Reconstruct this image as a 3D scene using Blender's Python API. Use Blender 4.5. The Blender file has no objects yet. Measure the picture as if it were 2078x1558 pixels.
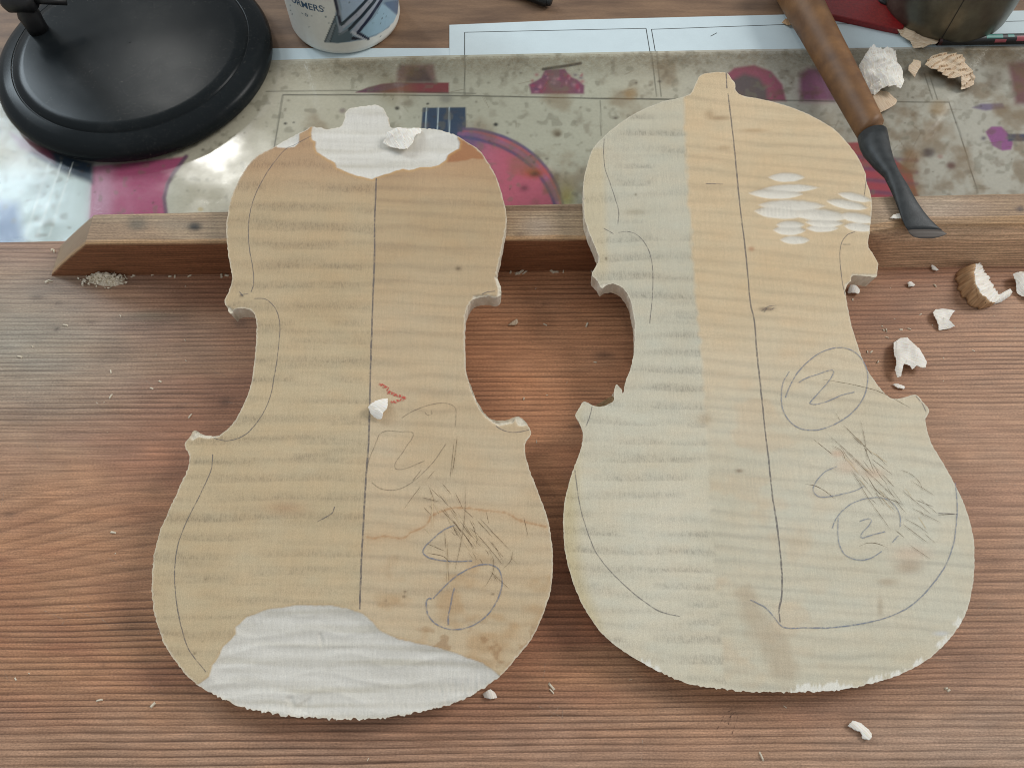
import bpy, bmesh, math, random
import numpy as np
from mathutils import Vector, Matrix, kdtree
from mathutils.geometry import delaunay_2d_cdt

# ------------------------------------------------------------------ camera, world, lamps, exposure
THB = math.radians(26.6)      # camera leans this far from straight down
CAM_H = 0.434                 # metres above the bench top
FPX = 1600.0                  # focal length in photograph pixels (2078 wide)
scene = bpy.context.scene
cam_d = bpy.data.cameras.new("camera")
cam = bpy.data.objects.new("camera", cam_d)
scene.collection.objects.link(cam)
cam.location = (0, 0, CAM_H)
cam.rotation_euler = (THB, 0, 0)
cam_d.sensor_width = 36.0
cam_d.lens = FPX / 2078.0 * 36.0
cam_d.clip_start = 0.01
cam_d.clip_end = 50
scene.camera = cam

world = bpy.data.worlds.new("World")
scene.world = world
world.use_nodes = True
world.node_tree.nodes["Background"].inputs[0].default_value = (0.93, 0.97, 1.0, 1)
world.node_tree.nodes["Background"].inputs[1].default_value = 0.50

def area_lamp(name, loc, target, sx, sy, power, col):
    d = bpy.data.lights.new(name, 'AREA')
    d.shape = 'RECTANGLE'; d.size = sx; d.size_y = sy; d.energy = power; d.color = col
    o = bpy.data.objects.new(name, d)
    scene.collection.objects.link(o)
    o.location = loc
    o.rotation_euler = (Vector(target) - Vector(loc)).to_track_quat('-Z', 'Y').to_euler()
    return o
area_lamp("window_light_right", (2.2, 1.1, 1.9), (0, .25, 0), 1.0, 1.0, 50, (1.0, 0.985, 0.96))
area_lamp("window_light_left", (-1.88, 1.75, 1.38), (-.1, .3, 0), 0.60, 0.9, 26, (0.78, 0.91, 1.0))
area_lamp("film_glare_lamp", (-1.12, 2.1, 1.74), (-.2, .4, 0), 0.15, 0.32, 7.0, (1.0, 0.99, 0.94))  # small added lamp, no real source; makes the glare spot on the film

vs = scene.view_settings
scene.display_settings.display_device = 'sRGB'
vs.view_transform = 'Standard'; vs.look = 'None'; vs.exposure = -0.14; vs.gamma = 1.0
vs.use_curve_mapping = False
scene.render.resolution_x = 1024; scene.render.resolution_y = 767
scene.render.engine = 'CYCLES'
scene.cycles.filter_width = 1.0

# ------------------------------------------------------------------ helpers
rnd = random.Random(7)
rng = np.random.default_rng(7)
CS, SN = math.cos(THB), math.sin(THB)
def ray(P):
    P = np.atleast_2d(np.asarray(P, float)); u = (P[:, 0]-1039)/FPX; v = -(P[:, 1]-779)/FPX
    return np.c_[u, v*CS+SN, v*SN-CS]
def onz(P, z=0.0):
    d = ray(P); t = (z-CAM_H)/d[:, 2]; return d*t[:, None]+[0, 0, CAM_H]
def proj(Q):
    Q = np.atleast_2d(Q)-[0, 0, CAM_H]; up = Q[:, 1]*CS+Q[:, 2]*SN; fw = Q[:, 1]*SN-Q[:, 2]*CS
    return np.c_[1039+FPX*Q[:, 0]/fw, 779-FPX*up/fw]

def lin(c):
    c = np.asarray(c, float)/255.0
    return np.where(c <= .04045, c/12.92, ((c+.055)/1.055)**2.4)
def lin4(c):
    return tuple(float(x) for x in lin(c)) + (1.0,)

TAB = rng.random((8, 256, 256))
def vn(x, y, seed=0):
    """value noise 0..1"""
    T_ = TAB[seed % 8]
    x = np.asarray(x, float)+seed*17.31; y = np.asarray(y, float)+seed*5.77
    xi = np.floor(x).astype(int); yi = np.floor(y).astype(int)
    fx = x-xi; fy = y-yi
    fx = fx*fx*(3-2*fx); fy = fy*fy*(3-2*fy)
    a = T_[yi & 255, xi & 255]; b = T_[yi & 255, (xi+1) & 255]
    c = T_[(yi+1) & 255, xi & 255]; d = T_[(yi+1) & 255, (xi+1) & 255]
    return (a*(1-fx)+b*fx)*(1-fy)+(c*(1-fx)+d*fx)*fy
def fbm(x, y, seed=0, o=3):
    s = 0; a = 1; t = 0
    for k in range(o):
        s = s+a*vn(x*2**k, y*2**k, seed+k); t += a; a *= .5
    return s/t
def sstep(a, b, x):
    t = np.clip((x-a)/(b-a), 0, 1); return t*t*(3-2*t)

def seg_dist(P, line):
    P = np.asarray(P, float); line = np.asarray(line, float)
    best = np.full(len(P), 1e9)
    for a, b in zip(line[:-1], line[1:]):
        ab = b-a; L2 = max(ab@ab, 1e-12)
        t = np.clip(((P-a)@ab)/L2, 0, 1)
        d = np.hypot(*(P-a-t[:, None]*ab).T)
        best = np.minimum(best, d)
    return best
def inside(P, poly):
    P = np.asarray(P, float); poly = np.asarray(poly, float)
    r = np.zeros(len(P), bool)
    for a, b in zip(poly, np.roll(poly, -1, 0)):
        c = (a[1] > P[:, 1]) != (b[1] > P[:, 1])
        if a[1] == b[1]: continue
        xx = a[0]+(P[:, 1]-a[1])*(b[0]-a[0])/(b[1]-a[1])
        r ^= c & (P[:, 0] < xx)
    return r
def local(P, poly, m):
    poly = np.asarray(poly, float)
    return np.where((P[:, 0] > poly[:, 0].min()-m) & (P[:, 0] < poly[:, 0].max()+m) &
                    (P[:, 1] > poly[:, 1].min()-m) & (P[:, 1] < poly[:, 1].max()+m))[0]
def poly_sd(P, poly, m=40):
    """signed distance, + inside, clipped at -m outside"""
    out = np.full(len(P), -float(m)); i = local(P, poly, m)
    if len(i):
        q = P[i]; pl = list(poly)+[poly[0]]
        d = seg_dist(q, pl); s = inside(q, poly)
        out[i] = np.maximum(np.where(s, d, -d), -m)
    return out
def line_d(P, line, m=30):
    out = np.full(len(P), float(m)); i = local(P, line, m)
    if len(i): out[i] = np.minimum(seg_dist(P[i], line), m)
    return out
def crom(P, step, closed=False):
    """centripetal-ish Catmull-Rom through the points, resampled evenly"""
    P = np.asarray(P, float); n = len(P); out = []
    rg = range(n) if closed else range(n-1)
    for i in rg:
        p1 = P[i]; p2 = P[(i+1) % n]
        p0 = P[i-1] if (closed or i > 0) else 2*p1-p2
        p3 = P[(i+2) % n] if (closed or i+2 < n) else 2*p2-p1
        k = np.hypot(*(p2-p1)[:2])
        m1 = (p2-p0); m2 = (p3-p1)
        l1 = max(np.hypot(*m1[:2]), 1e-9); l2 = max(np.hypot(*m2[:2]), 1e-9)
        m1 = m1/l1*k*.9; m2 = m2/l2*k*.9
        for t in np.linspace(0, 1, 9)[:-1]:
            h1 = 2*t**3-3*t*t+1; h2 = t**3-2*t*t+t; h3 = -2*t**3+3*t*t; h4 = t**3-t*t
            out.append(h1*p1+h2*m1+h3*p2+h4*m2)
    if not closed: out.append(P[-1])
    Q = np.array(out)
    if closed: Q = np.vstack([Q, Q[:1]])
    s = np.r_[0, np.cumsum(np.hypot(*np.diff(Q[:, :2], axis=0).T))]
    m = max(2, int(round(s[-1]/step))+1)
    t = np.linspace(0, s[-1], m)
    R_ = np.column_stack([np.interp(t, s, Q[:, k]) for k in range(Q.shape[1])])
    return R_[:-1] if closed else R_
def zz(pts, x0, y0, sc):
    """reading of a magnified view back to photograph pixels"""
    return [(x0+x/sc, y0+y/sc) for x, y in pts]

def obj(name, v, faces, mat, parent=None, smooth=True, attrs=None, mats=None, midx=None):
    me = bpy.data.meshes.new(name)
    me.from_pydata([tuple(map(float, p)) for p in v], [], faces)
    for m in (mats or [mat]): me.materials.append(m)
    if midx is not None: me.polygons.foreach_set("material_index", np.asarray(midx, np.int32))
    if smooth: me.polygons.foreach_set("use_smooth", np.ones(len(me.polygons), bool))
    for k, a in (attrs or {}).items():
        a = np.asarray(a, float)
        if a.ndim == 2:
            at = me.attributes.new(k, 'FLOAT_COLOR', 'POINT')
            at.data.foreach_set("color", np.c_[a, np.ones(len(a))].astype(np.float32).ravel())
        else:
            at = me.attributes.new(k, 'FLOAT', 'POINT')
            at.data.foreach_set("value", a.astype(np.float32))
    me.update()
    o = bpy.data.objects.new(name, me)
    scene.collection.objects.link(o)
    if parent: o.parent = parent
    return o
def tag(o, label=None, cat=None, group=None, kind=None):
    if label: o["label"] = label
    if cat: o["category"] = cat
    if group: o["group"] = group
    if kind: o["kind"] = kind
    return o
def empty(name, loc, rot=(0, 0, 0)):
    o = bpy.data.objects.new(name, None); scene.collection.objects.link(o)
    o.location = loc; o.rotation_euler = rot; o.empty_display_size = .02
    return o
def grid_faces(nu, nv, wrap=False):
    f = []
    for j in range(nv-1):
        for i in range(nu if wrap else nu-1):
            k = (i+1) % nu
            f.append((j*nu+i, j*nu+k, (j+1)*nu+k, (j+1)*nu+i))
    return f
def lathe(profile, n=64):
    v = []; 
    for r, z in profile:
        for i in range(n):
            a = 2*math.pi*i/n; v.append((r*math.cos(a), r*math.sin(a), z))
    return v, grid_faces(n, len(profile), True)
def loft(stations, n=20, cap=True):
    """stations: (centre, side vector, up vector) ellipse sections"""
    v = []
    for c, s, u in stations:
        c = np.array(c); s = np.array(s); u = np.array(u)
        for i in range(n):
            a = 2*math.pi*i/n
            v.append(c+s*math.cos(a)+u*math.sin(a))
    f = grid_faces(n, len(stations), True)
    if cap:
        f.append(tuple(range(n))[::-1]); k = (len(stations)-1)*n; f.append(tuple(range(k, k+n)))
    return v, f

# ------------------------------------------------------------------ materials
def new_mat(name):
    m = bpy.data.materials.new(name); m.use_nodes = True
    nt = m.node_tree; return m, nt, nt.nodes, nt.links, nt.nodes["Principled BSDF"]
def nnode(N, t, **kw):
    n = N.new(t)
    for k, v in kw.items():
        if k.startswith('_'): setattr(n, k[1:], v)
        else: n.inputs[k].default_value = v
    return n
def mapped_noise(N, Lk, scale, vec=(1, 1, 1), detail=3, rough=.55, rot=(0, 0, 0)):
    tc = N.new('ShaderNodeTexCoord'); mp = N.new('ShaderNodeMapping')
    mp.inputs['Scale'].default_value = vec; mp.inputs['Rotation'].default_value = rot
    Lk.new(tc.outputs['Object'], mp.inputs['Vector'])
    n = N.new('ShaderNodeTexNoise'); n.inputs['Scale'].default_value = scale
    n.inputs['Detail'].default_value = detail; n.inputs['Roughness'].default_value = rough
    Lk.new(mp.outputs[0], n.inputs['Vector'])
    return n.outputs['Fac']
def remap(N, Lk, s, a, b, lo, hi):
    r = N.new('ShaderNodeMapRange'); r.inputs['From Min'].default_value = a; r.inputs['From Max'].default_value = b
    r.inputs['To Min'].default_value = lo; r.inputs['To Max'].default_value = hi
    Lk.new(s, r.inputs['Value']); return r.outputs[0]
def math_n(N, Lk, op, a, b=None):
    m = N.new('ShaderNodeMath'); m.operation = op
    for i, x in enumerate((a, b)):
        if x is None: continue
        if isinstance(x, (int, float)): m.inputs[i].default_value = x
        else: Lk.new(x, m.inputs[i])
    return m.outputs[0]
def mulcol(N, Lk, c, f):
    """colour times scalar socket"""
    v = N.new('ShaderNodeVectorMath'); v.operation = 'SCALE'
    Lk.new(c, v.inputs[0]); Lk.new(f, v.inputs['Scale']); return v.outputs[0]
def mixcol(N, Lk, f, a, b):
    m = N.new('ShaderNodeMix'); m.data_type = 'RGBA'
    if isinstance(f, (int, float)): m.inputs[0].default_value = f
    else: Lk.new(f, m.inputs[0])
    for i, x in ((6, a), (7, b)):
        if isinstance(x, tuple): m.inputs[i].default_value = x
        else: Lk.new(x, m.inputs[i])
    return m.outputs[2]
def bump(N, Lk, P, h, strength, dist):
    b = N.new('ShaderNodeBump'); b.inputs['Strength'].default_value = strength; b.inputs['Distance'].default_value = dist
    Lk.new(h, b.inputs['Height']); Lk.new(b.outputs[0], P.inputs['Normal'])
def attr(N, name):
    a = N.new('ShaderNodeAttribute'); a.attribute_name = name; return a

def noisy_mat(name, rgb, rough=.5, var=.15, scale=200, vec=(1, 1, 1), bmp=.1, bdist=.0005, metal=0, spec=.5, rgb2=None, fine=1400):
    m, nt, N, Lk, P = new_mat(name)
    a = mapped_noise(N, Lk, scale, vec, 4)
    c = mixcol(N, Lk, remap(N, Lk, a, .3, .7, 0, 1), lin4(rgb), lin4(rgb2) if rgb2 else tuple(x*(1-var) for x in lin4(rgb)[:3])+(1,))
    b = mapped_noise(N, Lk, fine, vec, 3)
    c = mulcol(N, Lk, c, remap(N, Lk, b, .25, .75, 1-var*.6, 1+var*.6))
    Lk.new(c, P.inputs['Base Color'])
    P.inputs['Roughness'].default_value = rough; P.inputs['Metallic'].default_value = metal
    P.inputs['Specular IOR Level'].default_value = spec
    if bmp: bump(N, Lk, P, b, bmp, bdist)
    return m

def plate_mat():
    m, nt, N, Lk, P = new_mat("maple_top")
    col = attr(N, "col").outputs['Color']; comb = attr(N, "comb").outputs['Fac']; fresh = attr(N, "fresh").outputs['Fac']
    fine = mapped_noise(N, Lk, 1500, (1, 1.5, 1), 4, .75)
    dash = mapped_noise(N, Lk, 1000, (1.6, .45, 1), 2, .5)
    d2 = math_n(N, Lk, 'MULTIPLY', remap(N, Lk, dash, .47, .62, 0, 1), comb)
    vf = mapped_noise(N, Lk, 1000, (2.0, .10, 1), 3, .6)
    fib_ = remap(N, Lk, vf, .3, .7, .95, 1.05)
    k = math_n(N, Lk, 'SUBTRACT', remap(N, Lk, fine, .3, .7, .84, 1.15), math_n(N, Lk, 'MULTIPLY', d2, .24))
    k = math_n(N, Lk, 'MULTIPLY', k, fib_)
    Lk.new(mulcol(N, Lk, col, k), P.inputs['Base Color'])
    P.inputs['Roughness'].default_value = .62
    P.inputs['Specular IOR Level'].default_value = .3
    hgt = math_n(N, Lk, 'ADD', fine, math_n(N, Lk, 'MULTIPLY', d2, -1.0))
    bump(N, Lk, P, hgt, .35, .00025)
    return m
M = {}
M['plate'] = plate_mat()
M['sawn'] = noisy_mat("sawn_maple_edge", (228, 218, 200), .75, .18, 260, (1, 1, .25), .5, .0006, rgb2=(204, 190, 168))
M['under'] = noisy_mat("maple_underside", (190, 160, 120), .8, .15)

def bench_mat():
    m, nt, N, Lk, P = new_mat("bench_softwood")
    col = attr(N, "col").outputs['Color']; ring = attr(N, "ring").outputs['Fac']
    wob = mapped_noise(N, Lk, 60, (.25, 1.6, 1), 3)
    ph = math_n(N, Lk, 'ADD', ring, remap(N, Lk, wob, 0, 1, -.2, .2))
    fr = math_n(N, Lk, 'FRACT', ph)
    cr = N.new('ShaderNodeValToRGB'); e = cr.color_ramp.elements
    e[0].position = 0; e[0].color = (.25, .25, .25, 1); e[1].position = 1; e[1].color = (.55, .55, .55, 1)
    for p, g in ((.10, 0.0), (.42, .10), (.70, .45), (.86, 1.0), (.93, .95)):
        x = e.new(p); x.color = (g, g, g, 1)
    Lk.new(fr, cr.inputs[0])
    mod = mapped_noise(N, Lk, 22, (.35, 2.2, 1), 3)
    amt = math_n(N, Lk, 'MULTIPLY', cr.outputs[0], remap(N, Lk, mod, .3, .7, .35, 1.0))
    amt = math_n(N, Lk, 'MULTIPLY', amt, attr(N, "grain").outputs['Fac'])
    fib = mapped_noise(N, Lk, 620, (.035, 1.5, 1), 5, .75)
    spk = mapped_noise(N, Lk, 1600, (.5, 1, 1), 2)
    k = math_n(N, Lk, 'MULTIPLY', remap(N, Lk, fib, .3, .7, .58, 1.32), remap(N, Lk, spk, .3, .7, .76, 1.22))
    dark = mixcol(N, Lk, math_n(N, Lk, 'MULTIPLY', amt, .80), col, lin4((66, 38, 25)))
    Lk.new(mulcol(N, Lk, dark, k), P.inputs['Base Color'])
    P.inputs['Roughness'].default_value = .55
    P.inputs['Specular IOR Level'].default_value = .28
    bump(N, Lk, P, math_n(N, Lk, 'ADD', math_n(N, Lk, 'MULTIPLY', amt, -1.0), math_n(N, Lk, 'MULTIPLY', fib, .6)), .35, .0004)
    return m
M['bench'] = bench_mat()

def vcol_mat(name, rough, spec, scale, lo, hi, bst=.1, bd=.0003, coat=0):
    m, nt, N, Lk, P = new_mat(name)
    n = mapped_noise(N, Lk, scale, (1, 1, 1), 4)
    Lk.new(mulcol(N, Lk, attr(N, "col").outputs['Color'], remap(N, Lk, n, .25, .75, lo, hi)), P.inputs['Base Color'])
    P.inputs['Roughness'].default_value = rough; P.inputs['Specular IOR Level'].default_value = spec
    P.inputs['Coat Weight'].default_value = coat
    if bst: bump(N, Lk, P, n, bst, bd)
    return m
M['poster'] = vcol_mat("printed_poster", .7, .2, 500, .93, 1.06, 0)
M['mugprint'] = vcol_mat("glazed_print", .22, .5, 300, .96, 1.03, 0)

def film_mat():
    m, nt, N, Lk, P = new_mat("clear_plastic_film")
    out = N["Material Output"]; N.remove(P)
    tr = N.new('ShaderNodeBsdfTransparent'); gl = N.new('ShaderNodeBsdfGlossy'); df = N.new('ShaderNodeBsdfDiffuse')
    tr.inputs[0].default_value = (.97, .97, .95, 1)
    n = mapped_noise(N, Lk, 28, (1, 1, 1), 4, .6)
    Lk.new(remap(N, Lk, n, .35, .7, .05, .26), gl.inputs['Roughness'])
    lw = N.new('ShaderNodeLayerWeight'); lw.inputs['Blend'].default_value = .5
    frs = math_n(N, Lk, 'ADD', math_n(N, Lk, 'MULTIPLY', math_n(N, Lk, 'POWER', lw.outputs['Facing'], 5.0), .95), .04)
    b = N.new('ShaderNodeBump'); b.inputs['Strength'].default_value = .25; b.inputs['Distance'].default_value = .002
    Lk.new(mapped_noise(N, Lk, 14, (1, 1, 1), 2), b.inputs['Height'])
    Lk.new(b.outputs[0], gl.inputs['Normal'])
    mx = N.new('ShaderNodeMixShader'); Lk.new(frs, mx.inputs[0])
    Lk.new(tr.outputs[0], mx.inputs[1]); Lk.new(gl.outputs[0], mx.inputs[2])
    dirt = attr(N, "dirt").outputs['Fac']
    dn = mapped_noise(N, Lk, 330, (1, 1, 1), 5, .7)
    df.inputs[0].default_value = lin4((122, 106, 82))
    m2 = N.new('ShaderNodeMixShader')
    Lk.new(math_n(N, Lk, 'MULTIPLY', dirt, remap(N, Lk, dn, .35, .7, .15, 1.0)), m2.inputs[0])
    Lk.new(mx.outputs[0], m2.inputs[1]); Lk.new(df.outputs[0], m2.inputs[2])
    Lk.new(m2.outputs[0], out.inputs['Surface'])
    return m
M['film'] = film_mat()

def mark_mat(name, rgb, lo, hi, scale=900, rough=.5, mx=1.0):
    """rubbed pencil or crayon: breaks up over the wood's pores"""
    m, nt, N, Lk, P = new_mat(name)
    P.inputs['Base Color'].default_value = lin4(rgb); P.inputs['Roughness'].default_value = rough
    n = mapped_noise(N, Lk, scale, (1, 1, 1), 3, .6)
    Lk.new(remap(N, Lk, n, lo, hi, 0, mx), P.inputs['Alpha'])
    return m
M['pencil'] = mark_mat("graphite_line", (112, 107, 108), .24, .56, 700, .6, .62)
M['pencil_faint'] = mark_mat("faint_graphite", (128, 116, 98), .26, .6, 800, .6, .5)
M['pencil_blue'] = mark_mat("blue_pencil", (116, 126, 148), .24, .58, 750, .6, .62)
M['bench_scratch'] = mark_mat("pale_bench_scratch", (196, 172, 150), .42, .62, 500, .7, .5)
M['bench_gouge'] = mark_mat("dark_bench_scratch", (84, 58, 50), .42, .62, 500, .7, .55)
M['crayon_red'] = mark_mat("red_crayon", (205, 84, 70), .44, .56, 800, .6, .85)
M['scratch'] = mark_mat("knife_scratch", (92, 68, 42), .25, .55, 700, .8, .72)
M['scratch_light'] = mark_mat("light_scratch", (212, 190, 152), .25, .5, 700, .8, .8)
M['paper'] = noisy_mat("white_paper", (206, 220, 224), .75, .05, 60, bmp=.03)
M['ink'] = noisy_mat("printed_black_line", (62, 64, 62), .7, .2, 300, bmp=0)
M['rear'] = noisy_mat("rear_table_wood", (142, 112, 86), .6, .3, 45, (.35, 2.2, 1), .25, .0005, rgb2=(100, 76, 58))
def chip_mat(name, rgb, rgb2, trans=.12):
    m, nt, N, Lk, P = new_mat(name)
    a = attr(N, "fib"); n = N.new('ShaderNodeTexNoise'); mp = N.new('ShaderNodeMapping')
    mp.inputs['Scale'].default_value = (1.6, .12, 1); Lk.new(a.outputs['Vector'], mp.inputs['Vector'])
    n.inputs['Scale'].default_value = 1.0; n.inputs['Detail'].default_value = 4; Lk.new(mp.outputs[0], n.inputs['Vector'])
    c = mixcol(N, Lk, remap(N, Lk, n.outputs['Fac'], .35, .68, 0, 1), lin4(rgb), lin4(rgb2))
    Lk.new(c, P.inputs['Base Color']); P.inputs['Roughness'].default_value = .6
    P.inputs['Subsurface Weight'].default_value = trans; P.inputs['Subsurface Radius'].default_value = (.002, .0014, .0008)
    bump(N, Lk, P, n.outputs['Fac'], .5, .0004)
    return m
M['chip'] = chip_mat("fresh_shaving", (246, 243, 236), (226, 216, 200))
M['chip_tan'] = chip_mat("tan_shaving", (222, 202, 176), (186, 158, 126))
M['chip_brown'] = chip_mat("aged_shaving_face", (206, 168, 126), (156, 120, 86), 0)
M['handle'] = noisy_mat("worn_handle_wood", (134, 94, 54), .55, .2, 55, (1, 1, 1), .15, .0004, rgb2=(92, 60, 33))
M['steel'] = noisy_mat("blackened_steel", (58, 61, 62), .5, .3, 160, (1, 1, 1), .25, .0004, metal=.25, rgb2=(36, 39, 40))
M['bevel'] = noisy_mat("ground_steel_bevel", (88, 80, 74), .55, .1, 200, bmp=.05, metal=.2)
M['white_glaze'] = noisy_mat("white_glaze", (224, 224, 216), .22, .04, 60, bmp=0)
M['black_rubber'] = noisy_mat("matt_black_plastic", (26, 26, 27), .45, .2, 200, bmp=.05)
M['red'] = noisy_mat("red_leather", (142, 30, 30), .38, .25, 420, bmp=.3, bdist=.0006, rgb2=(112, 20, 24))
M['cup'] = noisy_mat("brushed_dark_metal", (120, 116, 102), .34, .08, 90, bmp=.02, metal=.85, rgb2=(98, 94, 84))
M['seam'] = noisy_mat("dark_seam", (34, 32, 28), .5, .1, bmp=0)
M['teal'] = noisy_mat("teal_print", (86, 150, 140), .35, .2, bmp=0)
M['pink'] = noisy_mat("pink_print", (170, 84, 92), .35, .2, bmp=0)
M['text_white'] = noisy_mat("white_lettering", (200, 204, 204), .5, .1, bmp=0)
M['text_blue'] = noisy_mat("dark_blue_lettering", (72, 98, 124), .35, .2, bmp=0)
def lamp_mat():
    m, nt, N, Lk, P = new_mat("dusty_black_lacquer")
    d = mapped_noise(N, Lk, 900, (1, 1, 1), 2, .7); big = mapped_noise(N, Lk, 14, (1, 1, 1), 3)
    f = math_n(N, Lk, 'MULTIPLY', remap(N, Lk, d, .66, .76, 0, 1), remap(N, Lk, big, .45, .62, 0.12, 1))
    haze = remap(N, Lk, mapped_noise(N, Lk, 40, (1, 1, 1), 5, .7), .55, .85, 0, .06)
    c = mixcol(N, Lk, math_n(N, Lk, 'MULTIPLY', f, .6), mixcol(N, Lk, haze, lin4((27, 31, 33)), lin4((110, 110, 108))), lin4((178, 172, 160)))
    Lk.new(c, P.inputs['Base Color'])
    Lk.new(remap(N, Lk, big, .3, .7, .18, .30), P.inputs['Roughness'])
    P.inputs['Specular IOR Level'].default_value = .09
    return m
M['lamp'] = lamp_mat()

# ------------------------------------------------------------------ the bench top
def bench_edge(x): return .3252+.027*(x+.31)
def py_mid(y):     # photograph row of a bench point on the middle line
    return proj(np.c_[np.zeros(len(y)), y, np.zeros(len(y))])[:, 1]
def build_bench():
    xs = np.linspace(-.62, .62, 520); ts = np.linspace(0, 1, 330)
    X, T_ = np.meshgrid(xs, ts)
    E_ = bench_edge(X); Y = -.12+T_*(E_+.12)
    x = X.ravel(); y = Y.ravel()
    px = proj(np.c_[x, y, 0*x])
    pm = py_mid(y)+.007*(px[:, 0]-1039)
    lf = 1-sstep(-120, 380, px[:, 0])
    pm = pm-85*lf*np.exp(-((pm-1090)/120)**2)*.9
    pm = pm+5*(vn(px[:, 0]/260, pm/90, 1)-.5)+10*(fbm(px[:, 0]/600, pm/160, 2)-.5)
    tab = np.arange(-400, 3200.)
    s = np.interp(tab, [500, 800, 860, 960, 1010, 1190, 1240, 1400, 1560], [9, 9.5, 12, 15, 24, 22, 13.5, 13, 17])
    ph = np.cumsum(1/s); ph = ph+.45*(vn(ph*.8, 0*ph, 3)-.5)
    ring = np.interp(pm, tab, ph)
    grain = np.interp(pm, [500, 820, 880, 980, 1020, 1200, 1260, 1600], [.8, .85, .45, .4, .6, .8, 1.0, 1.0])
    grain = grain*(.75+.5*vn(px[:, 0]/300, pm/120, 4))
    grey = np.exp(-(((px[:, 0]-30)/300)**2+((px[:, 1]-690)/210)**2))*.95
    base = lin((172, 127, 95))
    red = lin((158, 109, 82)); tan = lin((170, 136, 112)); gr = lin((154, 144, 128))
    f = fbm(px[:, 0]/260, px[:, 1]/90, 5)[:, None]
    col = base*(1-sstep(.35, .7, f))+red*sstep(.35, .7, f)
    t = (sstep(1500, 2000, px[:, 0])*sstep(470, 620, px[:, 1])*.65+.85*sstep(1330, 1560, px[:, 1]))[:, None]
    col = col*(1-t)+tan*t
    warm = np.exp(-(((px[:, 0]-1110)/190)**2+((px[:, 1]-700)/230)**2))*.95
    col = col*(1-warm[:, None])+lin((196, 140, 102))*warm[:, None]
    col = col*(1-grey[:, None])+gr*grey[:, None]
    mott = fbm(px[:, 0]/46, px[:, 1]/17, 7, 4)
    col = col*(1.13+.36*(mott-.5))[:, None]
    chroma = fbm(px[:, 0]/80, px[:, 1]/30, 3, 3)-.5
    col = col*(1+chroma[:, None]*np.array([.10, 0, -.10]))
    # dark spots and scorched smudges of the wood itself
    for (cx, cy, rx, ry, a) in [(1225, 720, 22, 7, .55), (1170, 865, 18, 5, .5), (1105, 617, 5, 3, .5), (75, 603, 14, 5, .4), (118, 615, 8, 4, .35), (116, 668, 5, 4, .7),
                                (185, 655, 8, 5, .3), (456, 816, 11, 9, .45), (365, 825, 14, 5, .3), (230, 710, 55, 16, .3), (350, 650, 45, 8, .22), (487, 655, 16, 10, .4), (210, 1348, 8, 6, .3),
                                (1490, 1440, 30, 18, .22), (60, 845, 90, 22, .2), (20, 1045, 16, 6, .4), (290, 660, 70, 14, .15), (1250, 815, 20, 8, .4)]:
        g = a*np.exp(-(((px[:, 0]-cx)/rx)**2+((px[:, 1]-cy)/ry)**2)**1.3)
        col = col*(1-g[:, None])+lin((62, 50, 44))*g[:, None]
    gg = np.exp(-(((px[:, 0]-300)/60)**2+((px[:, 1]-640)/10)**2))*.25
    col = col*(1-gg[:, None])+lin((120, 140, 120))*gg[:, None]
    v = np.c_[x, y, 0*x]
    n = len(v); nu = len(xs); nv = len(ts)
    F = grid_faces(nu, nv)
    low = v.copy(); rim = list(range(nu))+[j*nu+nu-1 for j in range(1, nv)]+[(nv-1)*nu+i for i in range(nu-2, -1, -1)]+[j*nu for j in range(nv-2, 0, -1)]
    V = np.vstack([v, v[rim]-[0, 0, .04]])
    for a in range(len(rim)):
        b = (a+1) % len(rim)
        F.append((rim[b], rim[a], n+a, n+b))
    F.append(tuple(n+a for a in range(len(rim)))[::-1])
    ext = lambda q: np.concatenate([q, q[rim]])
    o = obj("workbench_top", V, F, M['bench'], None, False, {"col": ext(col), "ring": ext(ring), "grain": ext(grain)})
    tag(o, "brown softwood bench top with close dark grain lines", "workbench", kind="structure")
    def scr(name, mat, lines):
        V = []; F2 = []
        for l_ in lines:
            q = onz(l_, 0)
            for k in range(len(q)-1):
                a, b = q[k], q[k+1]; d = (b-a)/np.linalg.norm(b-a); nn = np.array([-d[1], d[0], 0])*.00022
                z = np.array([0, 0, .00005+.00001*(len(V)//4 % 9)]); i0 = len(V)
                V += [a-nn+z, b-nn*.4+z, b+nn*.4+z, a+nn+z]; F2.append((i0, i0+1, i0+2, i0+3))
        s_ = obj(name, V, F2, mat, o, False); s_["kind"] = "stuff"
    pale = []; dark = [[(1475, 1445), (1500, 1432)], [(1470, 1465), (1512, 1425)], [(1478, 1470), (1486, 1440)], [(1455, 1480), (1470, 1450)], [(1485, 1490), (1498, 1450)]]
    for k in range(60):
        cx, cy = rnd.uniform(0, 2078), rnd.uniform(600, 1550); a = rnd.gauss(0, .5)+(0 if k % 3 else 1.2); l_ = rnd.uniform(15, 80)
        pale.append([(cx, cy), (cx+l_*math.cos(a)*.5, cy+l_*math.sin(a)*.5+rnd.uniform(-2, 2)), (cx+l_*math.cos(a), cy+l_*math.sin(a))])
    scr("pale_scratches", M['bench_scratch'], pale); scr("dark_scratches", M['bench_gouge'], dark)
build_bench()

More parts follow.
